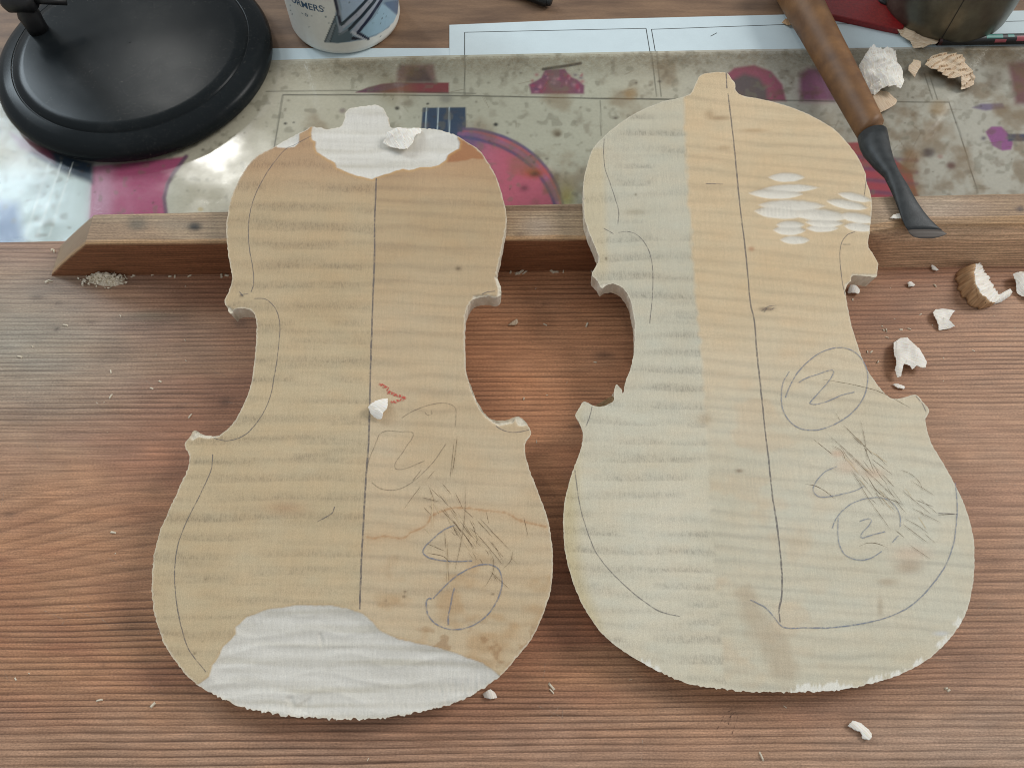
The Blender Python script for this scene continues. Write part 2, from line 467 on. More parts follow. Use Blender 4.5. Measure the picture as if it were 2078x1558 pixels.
# ------------------------------------------------------------------ the rear table, its papers and the film
ZT = -.0060
def slab(name, poly, z0, z1, mat, parent=None):
    p = np.asarray(poly); n = len(p)
    v = np.vstack([np.c_[p, np.full(n, z0)], np.c_[p, np.full(n, z1)]])
    f = [tuple(range(n))[::-1], tuple(range(n, 2*n))]+[(i, (i+1) % n, n+(i+1) % n, n+i) for i in range(n)]
    return obj(name, v, f, mat, parent, False)
o = slab("rear_table_top", [(-.8, .318), (.8, .352), (.8, 1.0), (-.8, 1.0)], -.046, ZT, M['rear'])
tag(o, "brown wooden table top behind the bench", "table", kind="structure")

ZP = -.0052    # the printed poster
def film_edge_px(x): return np.interp(x, [-300, 540, 800, 1150, 1500, 2078, 2500], [135, 127, 119, 112, 105, 97, 92])
def fine_axis(a, b, step, lo, hi): return np.r_[np.linspace(lo, a, 12)[:-1], np.arange(a, b, step), np.linspace(b, hi, 12)]
def build_poster():
    xs = fine_axis(-.42, .42, .0009, -.62, .62)
    ts = np.linspace(0, 1, 205)
    X, T_ = np.meshgrid(xs, ts)
    y0 = bench_edge(X)+.003
    yt = np.interp(xs, onz([(x, film_edge_px(x)-4) for x in range(-300, 2500, 60)], ZP)[:, 0], onz([(x, film_edge_px(x)-4) for x in range(-300, 2500, 60)], ZP)[:, 1])
    Y = y0+T_*(yt[None, :]-y0)
    v = np.c_[X.ravel(), Y.ravel(), np.full(X.size, ZP)]
    P = proj(v); px, py = P[:, 0], P[:, 1]
    n = len(P)
    col = np.tile(lin((186, 180, 162)), (n, 1))
    def mix(c, a):
        nonlocal col
        a = np.clip(a, 0, 1)[:, None]; col = col*(1-a)+lin(c)*a
    def fill(poly, c, soft=2.0, a=1.0):
        sd = poly_sd(P, poly, 30); mix(c, a*sstep(-soft, soft, sd))
    def stroke(line, c, w, a=1.0, soft=1.2):
        mix(c, a*(1-sstep(w-soft, w+soft, line_d(P, line, 40))))
    def blob(cx, cy, rx, ry, c, a, pw=1.0):
        mix(c, a*np.exp(-(((px-cx)/rx)**2+((py-cy)/ry)**2)**pw))
    mix((188, 206, 208), (1-sstep(120, 420, px))*sstep(300, 380, py)*.9)  # near left corner: pale bluish tone with window glare painted in
    mix((172, 176, 160), sstep(650, 900, px)*(1-sstep(1150, 1350, px))*.5)
    mix((168, 166, 162), sstep(1300, 1600, px)*.5)
    # guitar pictures
    fill([(188, 338), (300, 326), (376, 318), (350, 352), (338, 372), (331, 402), (336, 432), (330, 470), (180, 470)], (168, 84, 118), 4)
    stroke([(378, 318), (352, 352), (340, 374), (333, 402), (338, 440)], (96, 60, 92), 4, .85, 3)
    fill([(188, 338), (230, 336), (225, 440), (180, 440)], (190, 150, 170), 18, .6)
    fill([(95, 300), (190, 330), (188, 372), (130, 352), (60, 310)], (44, 58, 74), 8)
    fill([(20, 270), (100, 296), (110, 330), (40, 300)], (140, 74, 96), 8, .8)
    fill([(-60, 405), (36, 412), (48, 490), (-60, 520)], (92, 116, 160), 16, .85)
    for k in range(3):
        x0 = 62+k*24
        stroke([(x0+38, 330), (x0-10, 480)], (226, 232, 230), 1.3, .7)
    fill([(722, 188), (745, 179), (775, 171), (808, 168), (911, 168), (911, 190)], (128, 58, 62), 2)
    fill([(722, 188), (745, 179), (775, 171), (812, 167), (830, 172), (800, 180), (770, 188)], (104, 76, 98), 3, .8)
    fill([(806, 142), (812, 132), (880, 130), (886, 168), (804, 168)], (112, 68, 70), 6, .8)
    fill([(830, 140), (862, 138), (880, 168), (822, 168)], (66, 50, 52), 6, .8)
    fill([(1073, 172), (1092, 162), (1098, 158), (1106, 142), (1146, 140), (1158, 156), (1172, 162), (1186, 174), (1185, 191), (1078, 191)], (122, 72, 96), 3)
    for q in range(40):
        a, b = rnd.uniform(1080, 1182), rnd.uniform(150, 188)
        blob(a, b, rnd.uniform(2, 5), rnd.uniform(2, 5), rnd.choice([(160, 60, 86), (84, 60, 96), (180, 130, 146)]), .6)
    stroke([(1102, 141), (1128, 137), (1150, 134), (1178, 129)], (38, 36, 36), 3, .9, 2)
    fill([(858, 219), (945, 218), (946, 300), (940, 320), (850, 320)], (48, 68, 92), 1.6)
    for a, b in (((866, 219), (862, 300)), ((889, 219), (886, 300)), ((912, 219), (911, 300))):
        stroke([a, b], (186, 202, 208), 1.2, .9, 1)
    body = [(940, 262), (965, 263), (990, 268), (1025, 279), (1060, 297), (1092, 322), (1118, 354), (1134, 385), (1143, 420), (1145, 470), (980, 470), (930, 300)]
    fill(body, (182, 92, 112), 2)
    mix((178, 112, 138), sstep(0, 30, poly_sd(P, body, 40))*(1-sstep(960, 1040, px))*.5)
    arc = crom(body[:10], 6)
    stroke(arc, (86, 74, 118), 3.0, .9, 2)
    stroke(arc+[-8, 10], (150, 100, 140), 4, .8, 2)
    stroke(arc+[-13, 17], (72, 66, 112), 3.5, .85, 2.5)
    blob(955, 285, 28, 22, (84, 82, 120), .8)
    blob(1085, 350, 26, 11, (186, 84, 40), .9); blob(1085, 353, 12, 7, (70, 44, 32), .85); blob(1064, 382, 9, 7, (92, 46, 58), .7)
    blob(1150, 400, 16, 26, (186, 180, 70), .65); blob(1128, 360, 10, 14, (80, 62, 40), .6)
    fill([(1456, 205), (1464, 160), (1490, 138), (1530, 132), (1565, 145), (1588, 172), (1596, 206)], (142, 72, 92), 4)
    fill([(1476, 205), (1482, 165), (1510, 150), (1540, 158), (1556, 182), (1558, 206)], (86, 78, 78), 7, .95)
    fill([(1622, 150), (1640, 138), (1665, 136), (1700, 150), (1712, 206), (1624, 206)], (118, 66, 98), 8, .9)
    blob(1655, 185, 40, 26, (140, 90, 120), .4)
    fill([(1716, 290), (1760, 288), (1800, 310), (1850, 350), (1862, 398), (1700, 430)], (164, 66, 78), 3)
    for k in range(4): stroke([(1700, 316+k*22), (1860, 326+k*24)], (102, 66, 96), 4, .7, 4)
    fill([(2000, 268), (2012, 257), (2032, 257), (2044, 268), (2056, 290), (2052, 304), (2034, 306), (2014, 296)], (142, 84, 134), 2.5)
    fill([(2044, 272), (2110, 272), (2110, 287), (2046, 287)], (66, 70, 92), 2.5)
    blob(1996, 281, 5, 4, (70, 60, 80), .8)
    fill([(1972, 219), (1990, 211), (2034, 210), (2040, 220), (2000, 225)], (110, 96, 124), 3, .9)
    fill([(2044, 128), (2110, 118), (2110, 215), (2060, 212)], (104, 52, 58), 9, .9)
    # ruled lines
    ink = (72, 72, 62)
    for l_, a in [([(575, 193), (760, 193), (965, 195), (1200, 200), (1400, 203)], .95), ([(540, 186), (700, 184), (965, 190)], .6), ([(574, 193), (566, 240), (556, 300)], .95), ([(540, 300), (500, 430)], .0),
                  ([(943, 100), (943, 192)], .8), ([(1320, 100), (1333, 196)], .7), ([(1332, 100), (1342, 196)], .7), ([(1200, 200), (1530, 203), (1700, 206), (1924, 208)], .75),
                  ([(1926, 208), (1948, 270), (1984, 392)], .85), ([(1876, 150), (1892, 202)], .6), ([(1886, 150), (1902, 202)], .6), ([(1218, 205), (1220, 275)], .5)]:
        stroke(l_, ink, 1.1, a, 1.2)
    # spills, fly specks, varnish stains
    st = fbm(px/70, py/60, 6, 4)
    mix((126, 100, 66), sstep(.56, .80, st)*.5*sstep(300, 700, px))
    mix((116, 92, 60), sstep(.52, .76, fbm(px/46, py/40, 3, 4))*.6*sstep(1550, 1850, px))
    mix((98, 80, 58), sstep(.60, .82, fbm(px/22, py/20, 2, 3))*.45*sstep(500, 1500, px))
    mix((112, 108, 92), sstep(.66, .8, fbm(px/16, py/14, 4, 2))*.4)
    for cx, cy, r, c, a in [(1885, 310, 13, (72, 58, 58), .8), (1930, 336, 10, (88, 48, 44), .8), (1908, 318, 6, (150, 110, 100), .6), (1130, 270, 11, (112, 96, 70), .7), (1132, 273, 6, (80, 66, 46), .6), (830, 210, 10, (128, 120, 104), .6),
                           (905, 200, 14, (120, 118, 110), .6), (806, 220, 5, (30, 30, 28), .95), (868, 211, 3, (30, 30, 28), .9), (1006, 253, 5, (28, 28, 26), .95), (579, 251, 3.5, (40, 38, 34), .9), (596, 249, 2.5, (70, 70, 66), .8),
                           (129, 439, 10, (130, 138, 130), .7), (85, 352, 14, (120, 124, 116), .35), (80, 380, 24, (110, 116, 110), .35), (448, 294, 6, (120, 116, 96), .6), (407, 425, 6, (170, 146, 80), .7), (1280, 190, 14, (150, 112, 54), .6),
                           (1905, 220, 20, (150, 116, 62), .55), (1845, 345, 22, (128, 92, 50), .7), (1850, 318, 20, (138, 100, 56), .6), (1850, 385, 26, (132, 96, 52), .6), (2020, 160, 24, (92, 72, 50), .5), (2030, 110, 40, (120, 98, 66), .5),
                           (1958, 165, 18, (96, 76, 54), .4), (1930, 170, 12, (130, 96, 64), .5), (800, 183, 40, (130, 110, 70), .4), (695, 225, 7, (120, 104, 104), .7)]:
        blob(cx, cy, r, r*.8, c, a, 1.6)
    for k in range(150):
        cx = rnd.uniform(0, 2078); cy = rnd.uniform(130, 420); r = rnd.uniform(1.2, 2.6)
        blob(cx, cy, r*rnd.uniform(.8, 1.8), r, (70, 58, 46), rnd.uniform(.3, .75))
    for k in range(46):
        cx = rnd.uniform(600, 2078); cy = rnd.uniform(140, 390); a = rnd.uniform(0, math.pi); l_ = rnd.uniform(8, 34)
        stroke([(cx, cy), (cx+l_*math.cos(a), cy+l_*math.sin(a))], (100, 82, 60), .7, .45, 1.0)
    o = obj("guitar_poster", v, grid_faces(len(xs), len(ts)), M['poster'], None, True, {"col": col})
    tag(o, "stained poster of pink and red guitar pictures under clear film behind the batten", "poster")
    # film
    xs2 = np.linspace(-.62, .62, 320); ts2 = np.linspace(0, 1, 70)
    X, T_ = np.meshgrid(xs2, ts2); y0 = bench_edge(X)+.002
    fx = onz([(x, film_edge_px(x)) for x in range(-300, 2500, 60)], ZP+.0014)
    Y = y0+T_*(np.interp(xs2, fx[:, 0], fx[:, 1])[None, :]-y0)
    Z = ZP+.0016+.0004*(fbm(X*40, Y*40, 5)-.5)
    v = np.c_[X.ravel(), Y.ravel(), Z.ravel()]; P = proj(v)
    e = P[:, 1]-film_edge_px(P[:, 0])
    d = (1-sstep(4, 62, e))*.6*sstep(480, 700, P[:, 0])+.015+.17*sstep(.5, .75, fbm(P[:, 0]/60, P[:, 1]/45, 1, 4))*sstep(600, 1500, P[:, 0])*(.4+.6*sstep(1500, 1800, P[:, 0]))
    o = obj("plastic_film", v, grid_faces(len(xs2), len(ts2)), M['film'], None, True, {"dirt": d})
    tag(o, "grimy clear plastic film with a browned far edge lying over the guitar poster", "plastic film")
build_poster()

def ribbon_on_z(lines, w, z):
    V = []; F = []
    for l_ in lines:
        q = onz(l_, z)
        for a, b in zip(q[:-1], q[1:]):
            d = b-a; d /= np.linalg.norm(d); nrm = np.array([-d[1], d[0], 0])*w/2
            k = len(V); V += [a-nrm, b-nrm, b+nrm, a+nrm]; F.append((k, k+1, k+2, k+3))
    return V, F
def sheet(name, poly_px, z, label, lines=None):
    p = onz(poly_px, z)[:, :2]
    o = slab(name, p, z-.00025, z, M['paper']); tag(o, label, "paper")
    if lines:
        for l_ in lines:
            V, F = ribbon_on_z([l_], .0006, z+.00008)
            obj("ruled_line", V, F, M['ink'], o, False)
    return o
sheet("paper_sheet", [(250, 99), (925, 98), (925, 150), (250, 150)], -.00575, "narrow plain strip of white paper in front of the mug", None)
sheet("paper_sheet", [(912, 51), (912, 140), (2500, 118), (2500, 12), (2078, 22), (1600, 30), (1150, 41)], -.00548, "long white sheet with thin black ruled frames behind the film",
      [[(943, 66), (1311, 58)], [(943, 66), (943, 138)], [(1311, 58), (1320, 112), (1323, 130)], [(1322, 60), (1600, 50), (1840, 48)], [(1322, 60), (1331, 112), (1334, 130)], [(1840, 48), (1848, 62)], [(2040, 44), (2200, 40)], [(1442, 74), (1455, 67)]])

# ------------------------------------------------------------------ the batten
def build_batten():
    xs = np.concatenate([np.linspace(0, 1, 9)[:-1]*.038-.3042, np.linspace(-.2662, .60, 460)])
    hB = .0333
    V = []; col = []; ring = []; gr = []
    nose = 26
    for x in xs:
        s = min(1, (x+.3042)/.038)         # the sloping saw cut at the left end
        h = max(.0006, hB*s**.9)
        fy = .3008+.0122*x; by = .3296+.0287*x
        worn = sstep(.19, .27, x)*1.0  # rounded right end; its lean and paler front colour stand in for light
        ch = .0012+.0012*vn(x*60, 0, 1)+.004*worn
        sl = .0005+.0085*worn
        a = .5*(vn(x*35, 0, 2)-.5)*.001
        pts = [(fy, 0), (fy+.25*sl, h*.3), (fy+.6*sl, h*.65), (fy+sl+a, max(h-ch, h*.8)), (fy+sl+ch*.35+a, h-ch*.3 if h > .01 else h*.95), (fy+sl+ch+a, h)]
        y1 = pts[-1][0]
        for t in np.linspace(0, 1, nose)[1:-1]: pts.append((y1+(by-.0015-y1)*t, h+.0004*(vn(x*30, t*4, 3)-.5)))
        pts += [(by-.0015, h), (by-.0004, h-.0008 if h > .01 else h*.97), (by, h*.85), (by, 0)]
        for k, (yy, z_) in enumerate(pts):
            V.append((x, yy, z_))
            if k <= 3:
                c = lin((146, 98, 68))*(1-worn)+lin((222, 182, 146))*worn; r_ = z_*420+1.2*fbm(x*9, z_*60, 4)*3; g_ = .65
            else:
                c = lin((172, 148, 120)); r_ = yy*430+1.0*fbm(x*7, yy*50, 2)*2; g_ = .5
                c = c*(1-.5*sstep(.45, .7, fbm(x*14, yy*40, 5)))+lin((150, 118, 90))*.5*sstep(.45, .7, fbm(x*14, yy*40, 5))
                if k <= 6: c = lin((182, 146, 108))
            P = proj([(x, yy, z_)])[0]
            for cx, cy, rx, ry, a_, cc in [(278, 455, 22, 14, .8, (104, 96, 82)), (395, 460, 15, 9, 1.0, (14, 14, 16)), (360, 455, 60, 12, .4, (110, 106, 96)), (1090, 460, 34, 20, .4, (168, 156, 146)), (2070, 424, 8, 6, .8, (70, 62, 66)), (1055, 476, 10, 5, .5, (112, 92, 76)),
                                       (1050, 425, 160, 5, .5, (96, 58, 40)), (1880, 425, 130, 26, .35, (184, 168, 156)), (1880, 470, 200, 8, .35, (196, 176, 150)), (1110, 420, 90, 3, .6, (70, 40, 28))]:
                g = a_*math.exp(-(((P[0]-cx)/rx)**2+((P[1]-cy)/ry)**2)**1.4); c = c*(1-g)+lin(cc)*g
            col.append(c); ring.append(r_); gr.append(g_)
    n = len(pts)
    F = [tuple(reversed(q)) for q in grid_faces(n, len(xs))]
    F += [tuple(range(n))[::1], tuple(range((len(xs)-1)*n, len(xs)*n))[::-1]]
    o = obj("wooden_batten", V, F, M['bench'], None, False, {"col": np.array(col), "ring": np.array(ring), "grain": np.array(gr)})
    tag(o, "weathered wooden stop batten along the far edge of the bench with a sloping cut end", "batten")
build_batten()

# ------------------------------------------------------------------ the two violin backs
THK = .0135
CONTACT_Y, CONTACT_H = .3012, .0334
OUT_L = [(676,256),(690,252),(697,240),(700,226),(712,216),(740,212),(762,210),(776,216),(786,232),(790,248),(796,254),(830,254),(858,256),(880,258),(898,262),(915,269),(930,277),(945,287),(962,297),(976,309),(986,323),(997,340),(1006,358),(1014,378),(1020,400),(1026,425),(1028,445),(1026,465),(1022,485),(1018,505),(1014,525),(1010,542),(1008,555),(1010,564),(1014,575),(1017,584),(1016,596),(1006,603),(990,600),(975,602),(962,606),(952,617),(945,634),(943,655),(943,680),(943,702),(944,725),(945,748),(949,766),(955.6,783),(964,805),(975,826),(984,839),(994.6,848),(1007.6,853),(1020,853),(1033.6,851),(1051,844),(1062,850),(1071,862),(1077,876),(1075,886),(1067,896),(1065,910),(1066,921.5),(1071,940),(1077,960),(1086,982),(1096,1008),(1105,1031),(1111.5,1051),(1117,1080),(1121,1110),(1122,1140),(1121,1171),(1118,1196),(1111.5,1219),(1096,1262),(1075,1301),(1046.6,1336),(1016,1370),(981.6,1396),(930,1422),(865,1442),(800,1453),(735,1459),(670,1459),(605,1455),(540,1446),(488,1434),(431.6,1409),(392.6,1383),(362,1349),(336,1310),(319,1266.5),(310,1223),(308,1180),(311,1137),(318,1100),(325.5,1073),(345,1030),(364.5,986.5),(382,947.5),(384,926),(375,902),(385,886),(395,873),(406,878),(418.6,882.5),(444.6,882.5),(470.6,861),(492,826),(509.5,778.6),(517,726.6),(520,683),(520,650),(516,637),(506,628),(493,625.7),(481,626),(472,630),(467,635.5),(460,623),(455.4,611),(462.6,595),(470.8,568),(469,550),(462.3,510),(459,466),(461,443),(469,402),(486,363.6),(508,330),(531,311),(556,299),(570,287),(587,277),(605,270),(621,263),(632,257),(650,257),(664,259)]
OUT_R = [(1402.5,188.5),(1413.5,166.6),(1420.8,154),(1442.7,147.6),(1473.8,148.3),(1484.8,161),(1492,170),(1494,185),(1506.8,194),(1552.5,203),(1600,216),(1633,228.8),(1662,243.4),(1691.5,261.7),(1717,287),(1739,316.6),(1755.6,349.5),(1759,371.5),(1766.5,393),(1769,415),(1768.4,441),(1764.7,470),(1761.8,499.6),(1772,516),(1782,536),(1780,551),(1779,561),(1760,560),(1744,559),(1730,560),(1727,570),(1720,577),(1716,590),(1717,602),(1724,642),(1729,665),(1737,689),(1750,728),(1765,758),(1787,788.6),(1808.6,808),(1830,808),(1858,800.7),(1873,816),(1885.7,834),(1878,849),(1880,866.5),(1891,901),(1917,944.5),(1938.5,983.5),(1960,1031),(1971,1070),(1976.6,1097.6),(1977.5,1136.6),(1975,1180),(1966.7,1223),(1951.5,1262),(1925.5,1297),(1891,1331.5),(1847.6,1357.5),(1795.6,1379),(1735,1394),(1674,1401.7),(1609.4,1404),(1535.8,1403.8),(1475,1398.6),(1423,1392),(1380,1381),(1328,1357.5),(1293,1338),(1250,1310),(1215,1277),(1185,1232),(1165.5,1188.6),(1150,1136.6),(1144,1093),(1142.5,1055),(1144,1030),(1150,996.5),(1163,953),(1176,918.5),(1183,884),(1176,858),(1167,843),(1175,829),(1185,815),(1202,822),(1217,825),(1232,821),(1245.6,813),(1246,801),(1250,780),(1258,786),(1262,792),(1264,798),(1267,785),(1272,767),(1279,750),(1284,728),(1287,706),(1288,675),(1288,655),(1285,635),(1278,606),(1263,584),(1245,576),(1232,578),(1221,584),(1212,570),(1201,556),(1210,540),(1215,525),(1211,510),(1197.6,477.6),(1186.6,444.7),(1184,404),(1184.8,364),(1192,335),(1201,305.6),(1223,280),(1252.5,254.4),(1285.4,232.5),(1314.7,217.8),(1351,205),(1387.8,196.6)]
class Plate:
    def __init__(s, name, outline, label, contact_y):
        s.outline = np.array(outline, float)
        bi = s.outline[:, 1].argmax()
        lo, hi = 0., .3
        for _ in range(60):
            s.tau = (lo+hi)/2; s.cy = contact_y
            s.z0 = CONTACT_H+THK/math.cos(s.tau)
            q = s.onplane(s.outline)
            if q[bi, 2]-THK*math.cos(s.tau) > 0.0002: lo = s.tau
            else: hi = s.tau
        s.ct, s.st = math.cos(s.tau), math.sin(s.tau)
        b = q[bi]
        s.base = np.array([b[0], b[1]+THK*s.st, b[2]-THK*s.ct])      # under the lower end, on the bench
        s.root = empty(name, s.base, (s.tau, 0, 0))
        tag(s.root, label, "violin back", "maple violin backs being carved")
        s.nrib = 0
    def onplane(s, P):
        d = ray(P); k = math.tan(s.tau); t = (s.z0-k*s.cy-CAM_H)/(d[:, 2]-k*d[:, 1])
        return d*t[:, None]+[0, 0, CAM_H]
    def to_local(s, P):
        q = s.onplane(P)-s.base
        return np.c_[q[:, 0], q[:, 1]*s.ct+q[:, 2]*s.st]
    def to_px(s, xy):
        w = np.c_[xy[:, 0], xy[:, 1]*s.ct-THK*s.st, xy[:, 1]*s.st+THK*s.ct]+s.base
        return proj(w)
    def world(s, xy, z):
        return np.c_[xy[:, 0], xy[:, 1]*s.ct-z*s.st, xy[:, 1]*s.st+z*s.ct]+s.base
    def build(s, surf, fuzz, wall_shift):
        o = crom(s.to_local(s.outline), .0006, True)
        px = s.to_px(o); n = len(o)
        tn = np.roll(o, -1, 0)-np.roll(o, 1, 0); tn /= np.hypot(*tn.T)[:, None]+1e-12
        nr = np.c_[-tn[:, 1], tn[:, 0]]            # outline runs clockwise: this points outward
        i = np.arange(n)
        amp = fuzz(px)
        o = o+nr*((vn(i*.45, 0*i, 1)-.5)+.6*(vn(i*.95, 0*i, 2)-.5))[:, None]*amp[:, None]
        s.o = o
        st = .0006
        gx = np.arange(o[:, 0].min()-st, o[:, 0].max()+2*st, st); gy = np.arange(o[:, 1].min()-st, o[:, 1].max()+2*st, st)
        nx, ny = len(gx), len(gy)
        ins = np.zeros((ny, nx), bool)
        a = o; b = np.roll(o, -1, 0)
        for j, y in enumerate(gy):
            c = (a[:, 1] > y) != (b[:, 1] > y)
            if not c.any(): continue
            xc = np.sort(a[c, 0]+(y-a[c, 1])*(b[c, 0]-a[c, 0])/(b[c, 1]-a[c, 1]))
            ins[j] = (np.searchsorted(xc, gx) % 2) == 1
        kd = kdtree.KDTree(n)
        for k in range(n): kd.insert((o[k, 0], o[k, 1], 0), k)
        kd.balance()
        dist = np.zeros((ny, nx))
        # distance only matters near the edge: grow a band from the inside mask
        er = ins.copy(); far = 9
        for _ in range(far):
            e2 = er.copy(); e2[1:] &= er[:-1]; e2[:-1] &= er[1:]; e2[:, 1:] &= er[:, :-1]; e2[:, :-1] &= er[:, 1:]; er = e2
        dist[er] = far*st
        jj, ii = np.where(ins & ~er)
        for j, i_ in zip(jj, ii): dist[j, i_] = kd.find((gx[i_], gy[j], 0))[2]
        ok = ins & (dist > .00026)
        cell = ok[:-1, :-1] & ok[1:, :-1] & ok[:-1, 1:] & ok[1:, 1:]
        used = np.zeros((ny, nx), bool)
        used[:-1, :-1] |= cell; used[1:, :-1] |= cell; used[:-1, 1:] |= cell; used[1:, 1:] |= cell
        idx = -np.ones((ny, nx), int); idx[used] = np.arange(used.sum())
        J, I = np.where(used)
        V2 = np.c_[gx[I], gy[J]]; D = dist[used]
        cj, ci = np.where(cell)
        quads = np.c_[idx[cj, ci], idx[cj, ci+1], idx[cj+1, ci+1], idx[cj+1, ci]]
        # ring of grid nodes facing the edge
        pad = np.pad(cell, 1)
        edges = []
        def add(mask, p, q_):
            a_, b_ = np.where(mask)
            for y, x in zip(a_, b_): edges.append((idx[y+p[0], x+p[1]], idx[y+q_[0], x+q_[1]]))
        c = cell
        add(c & ~pad[:-2, 1:-1], (0, 0), (0, 1)); add(c & ~pad[2:, 1:-1], (1, 0), (1, 1))
        add(c & ~pad[1:-1, :-2], (0, 0), (1, 0)); add(c & ~pad[1:-1, 2:], (0, 1), (1, 1))
        ring = sorted({k for e in edges for k in e}); rmap = {k: t for t, k in enumerate(ring)}
        nr_ = len(ring)
        pts = [Vector(V2[k]) for k in ring]+[Vector(p) for p in o]
        ed = [(rmap[a_], rmap[b_]) for a_, b_ in edges]+[(nr_+k, nr_+(k+1) % n) for k in range(n)]
        cv, ce, cf, ov, oe, of = delaunay_2d_cdt(pts, ed, [], 0, 1e-7)
        base = len(V2)
        gmap = []; extra = []
        inv = {}
        for k, src in enumerate(ov):
            t = None
            for q_ in src:
                if q_ < nr_: t = ring[q_]; break
                t = base+q_-nr_
            if t is None: t = base+n+len(extra); extra.append(cv[k])
            gmap.append(t)
        Vall = np.vstack([V2, o]+([np.array([tuple(e) for e in extra])] if extra else []))
        Dall = np.r_[D, np.zeros(n+len(extra))]
        tri = np.array([f for f in cf if len(f) == 3])
        cvn = np.array([tuple(q_) for q_ in cv]); cen = cvn[tri].mean(1)
        tx = np.clip(((cen[:, 0]-gx[0])/st).astype(int), 0, nx-2); ty = np.clip(((cen[:, 1]-gy[0])/st).astype(int), 0, ny-2)
        keep = ~cell[ty, tx]
        kk = np.where(keep)[0]; kk = kk[inside(cen[kk], o)]
        tri = np.array(gmap)[tri[kk]]
        P = s.to_px(Vall)
        dep, at = surf(P, Dall, s)
        z = THK-dep
        faces = [tuple(q_) for q_ in quads.tolist()]+[tuple(q_) for q_ in tri.tolist()]
        # upward winding for the stitched triangles
        A = Vall
        faces = [f if (A[f[1]][0]-A[f[0]][0])*(A[f[2]][1]-A[f[0]][1])-(A[f[1]][1]-A[f[0]][1])*(A[f[2]][0]-A[f[0]][0]) > 0 else f[::-1] for f in faces]
        top = obj("carved_top", np.c_[Vall, z], faces, M['plate'], s.root, True, at)
        # sawn side
        zt = z[base:base+n]
        rows = []
        for t in (0, .08, .3, .6, .85, 1.0):
            j = (vn(np.arange(n)*.35, np.full(n, t*9), 4)-.5)*.0004*(0 if t in (0,) else 1)
            off = j-wall_shift(px)*t
            rows.append(np.c_[o+nr*off[:, None], zt*(1-t)+.00002*t])
        W = np.vstack(rows)
        F = [tuple(reversed(q_)) for q_ in grid_faces(n, 6, True)]
        F = [f[::-1] for f in F]
        obj("sawn_edge", W, F, M['sawn'], s.root, True)
        u = rows[-1]
        obj("underside", u, [tuple(range(n))], M['under'], s.root, False)
        s.surf = surf
        return top
    def height(s, P):
        d, _ = s.surf(P, np.full(len(P), .005), s, True); return THK-d
    def ribbon(s, name, lines, w, mat, label=None, taper=False):
        """hand-drawn strokes lying on the surface, one part"""
        V = []; F = []
        for l_ in lines:
            q = s.to_local(l_)
            q = crom(q, .0012) if len(l_) > 2 else np.linspace(q[0], q[1], max(3, int(np.hypot(*(q[1]-q[0]))/.0015)))
            m = len(q)
            if m < 2: continue
            zt = s.height(s.to_px(q))+.00005+.000012*(s.nrib % 40); s.nrib += 1
            d = np.gradient(q, axis=0); d /= np.hypot(*d.T)[:, None]+1e-12
            nn = np.c_[-d[:, 1], d[:, 0]]
            ww = w*(.75+.5*vn(np.arange(m)*.3, np.full(m, s.nrib*3.1), 2))
            if taper: ww = ww*np.clip(np.minimum(np.arange(m), np.arange(m)[::-1]*1.6)/(m*.3)+.25, 0, 1)
            jit = (vn(np.arange(m)*.5, np.full(m, s.nrib*1.7), 5)-.5)*.00018
            q = q+nn*jit[:, None]
            a = np.c_[q-nn*ww[:, None]/2, zt]; b = np.c_[q+nn*ww[:, None]/2, zt]
            k = len(V); V += list(a)+list(b)
            F += [(k+t, k+t+1, k+m+t+1, k+m+t) for t in range(m-1)]
        o = obj(name, V, F, mat, s.root, True)
        if label: o["label"] = label
        return o

FRESH = lin((215, 210, 199))
CARVE_TOP = [(633, 257), (630, 269.5), (633, 284), (640, 287), (638.6, 298), (644, 308.6), (661.5, 320), (679, 330), (683, 339.6), (699, 347.7), (722, 355), (739.7, 360), (755, 364), (762.6, 360.5), (781.6, 354.6), (803, 347), (817.7, 341.6), (832, 344.5), (849.5, 341.6), (875.5, 338.7), (893, 334), (904, 325.7), (908.7, 314), (921.7, 307), (931.8, 301), (932.5, 288), (928, 279.5), (930, 270), (925, 230), (800, 180), (640, 190)]
SCALLOP = [(552, 292), (563, 300), (580, 301), (598, 299), (607, 290), (608, 272), (625, 263), (632, 254), (600, 230), (540, 245)]
CARVE_BOT = [(385, 1400), (400, 1389), (423, 1372.6), (431.6, 1349), (444.6, 1331.5), (453, 1310), (477, 1286), (477, 1271), (501, 1251), (548.5, 1234), (609, 1227.6), (670, 1227.6), (704, 1234), (735, 1245), (756, 1262), (769, 1277), (808, 1297), (865, 1308), (908, 1318.5), (942.6, 1331.5), (981.6, 1344.5), (1016, 1371), (1020, 1400), (900, 1490), (650, 1510), (430, 1470)]
TORN_L = [[(1044, 848), (1051, 842), (1064, 851), (1072, 862), (1062, 864), (1050, 863)], [(386, 884), (395, 872), (410, 878), (446, 880), (444, 886), (420, 890), (402, 886), (392, 893), (385, 892)],
          [(950, 770), (958, 790), (975, 828), (990, 845), (1010, 856), (1034, 852), (1050, 845), (1040, 858), (1012, 864), (1000, 858), (985, 846), (972, 830), (955, 793)],
          [(1003, 560), (1012, 562), (1020, 588), (1015, 604), (1008, 606), (1010, 586)], [(960, 600), (985, 598), (1008, 602), (1005, 612), (958, 616)], [(455, 622), (463, 622), (474, 628), (470, 640), (460, 640)]]
CL = [(764, 340), (763.7, 362), (760.4, 449), (760, 517), (757.7, 584), (755.5, 640), (752, 748), (750, 835), (748, 900), (743, 965), (737, 1073), (732.6, 1158), (730, 1236), (728, 1300)]
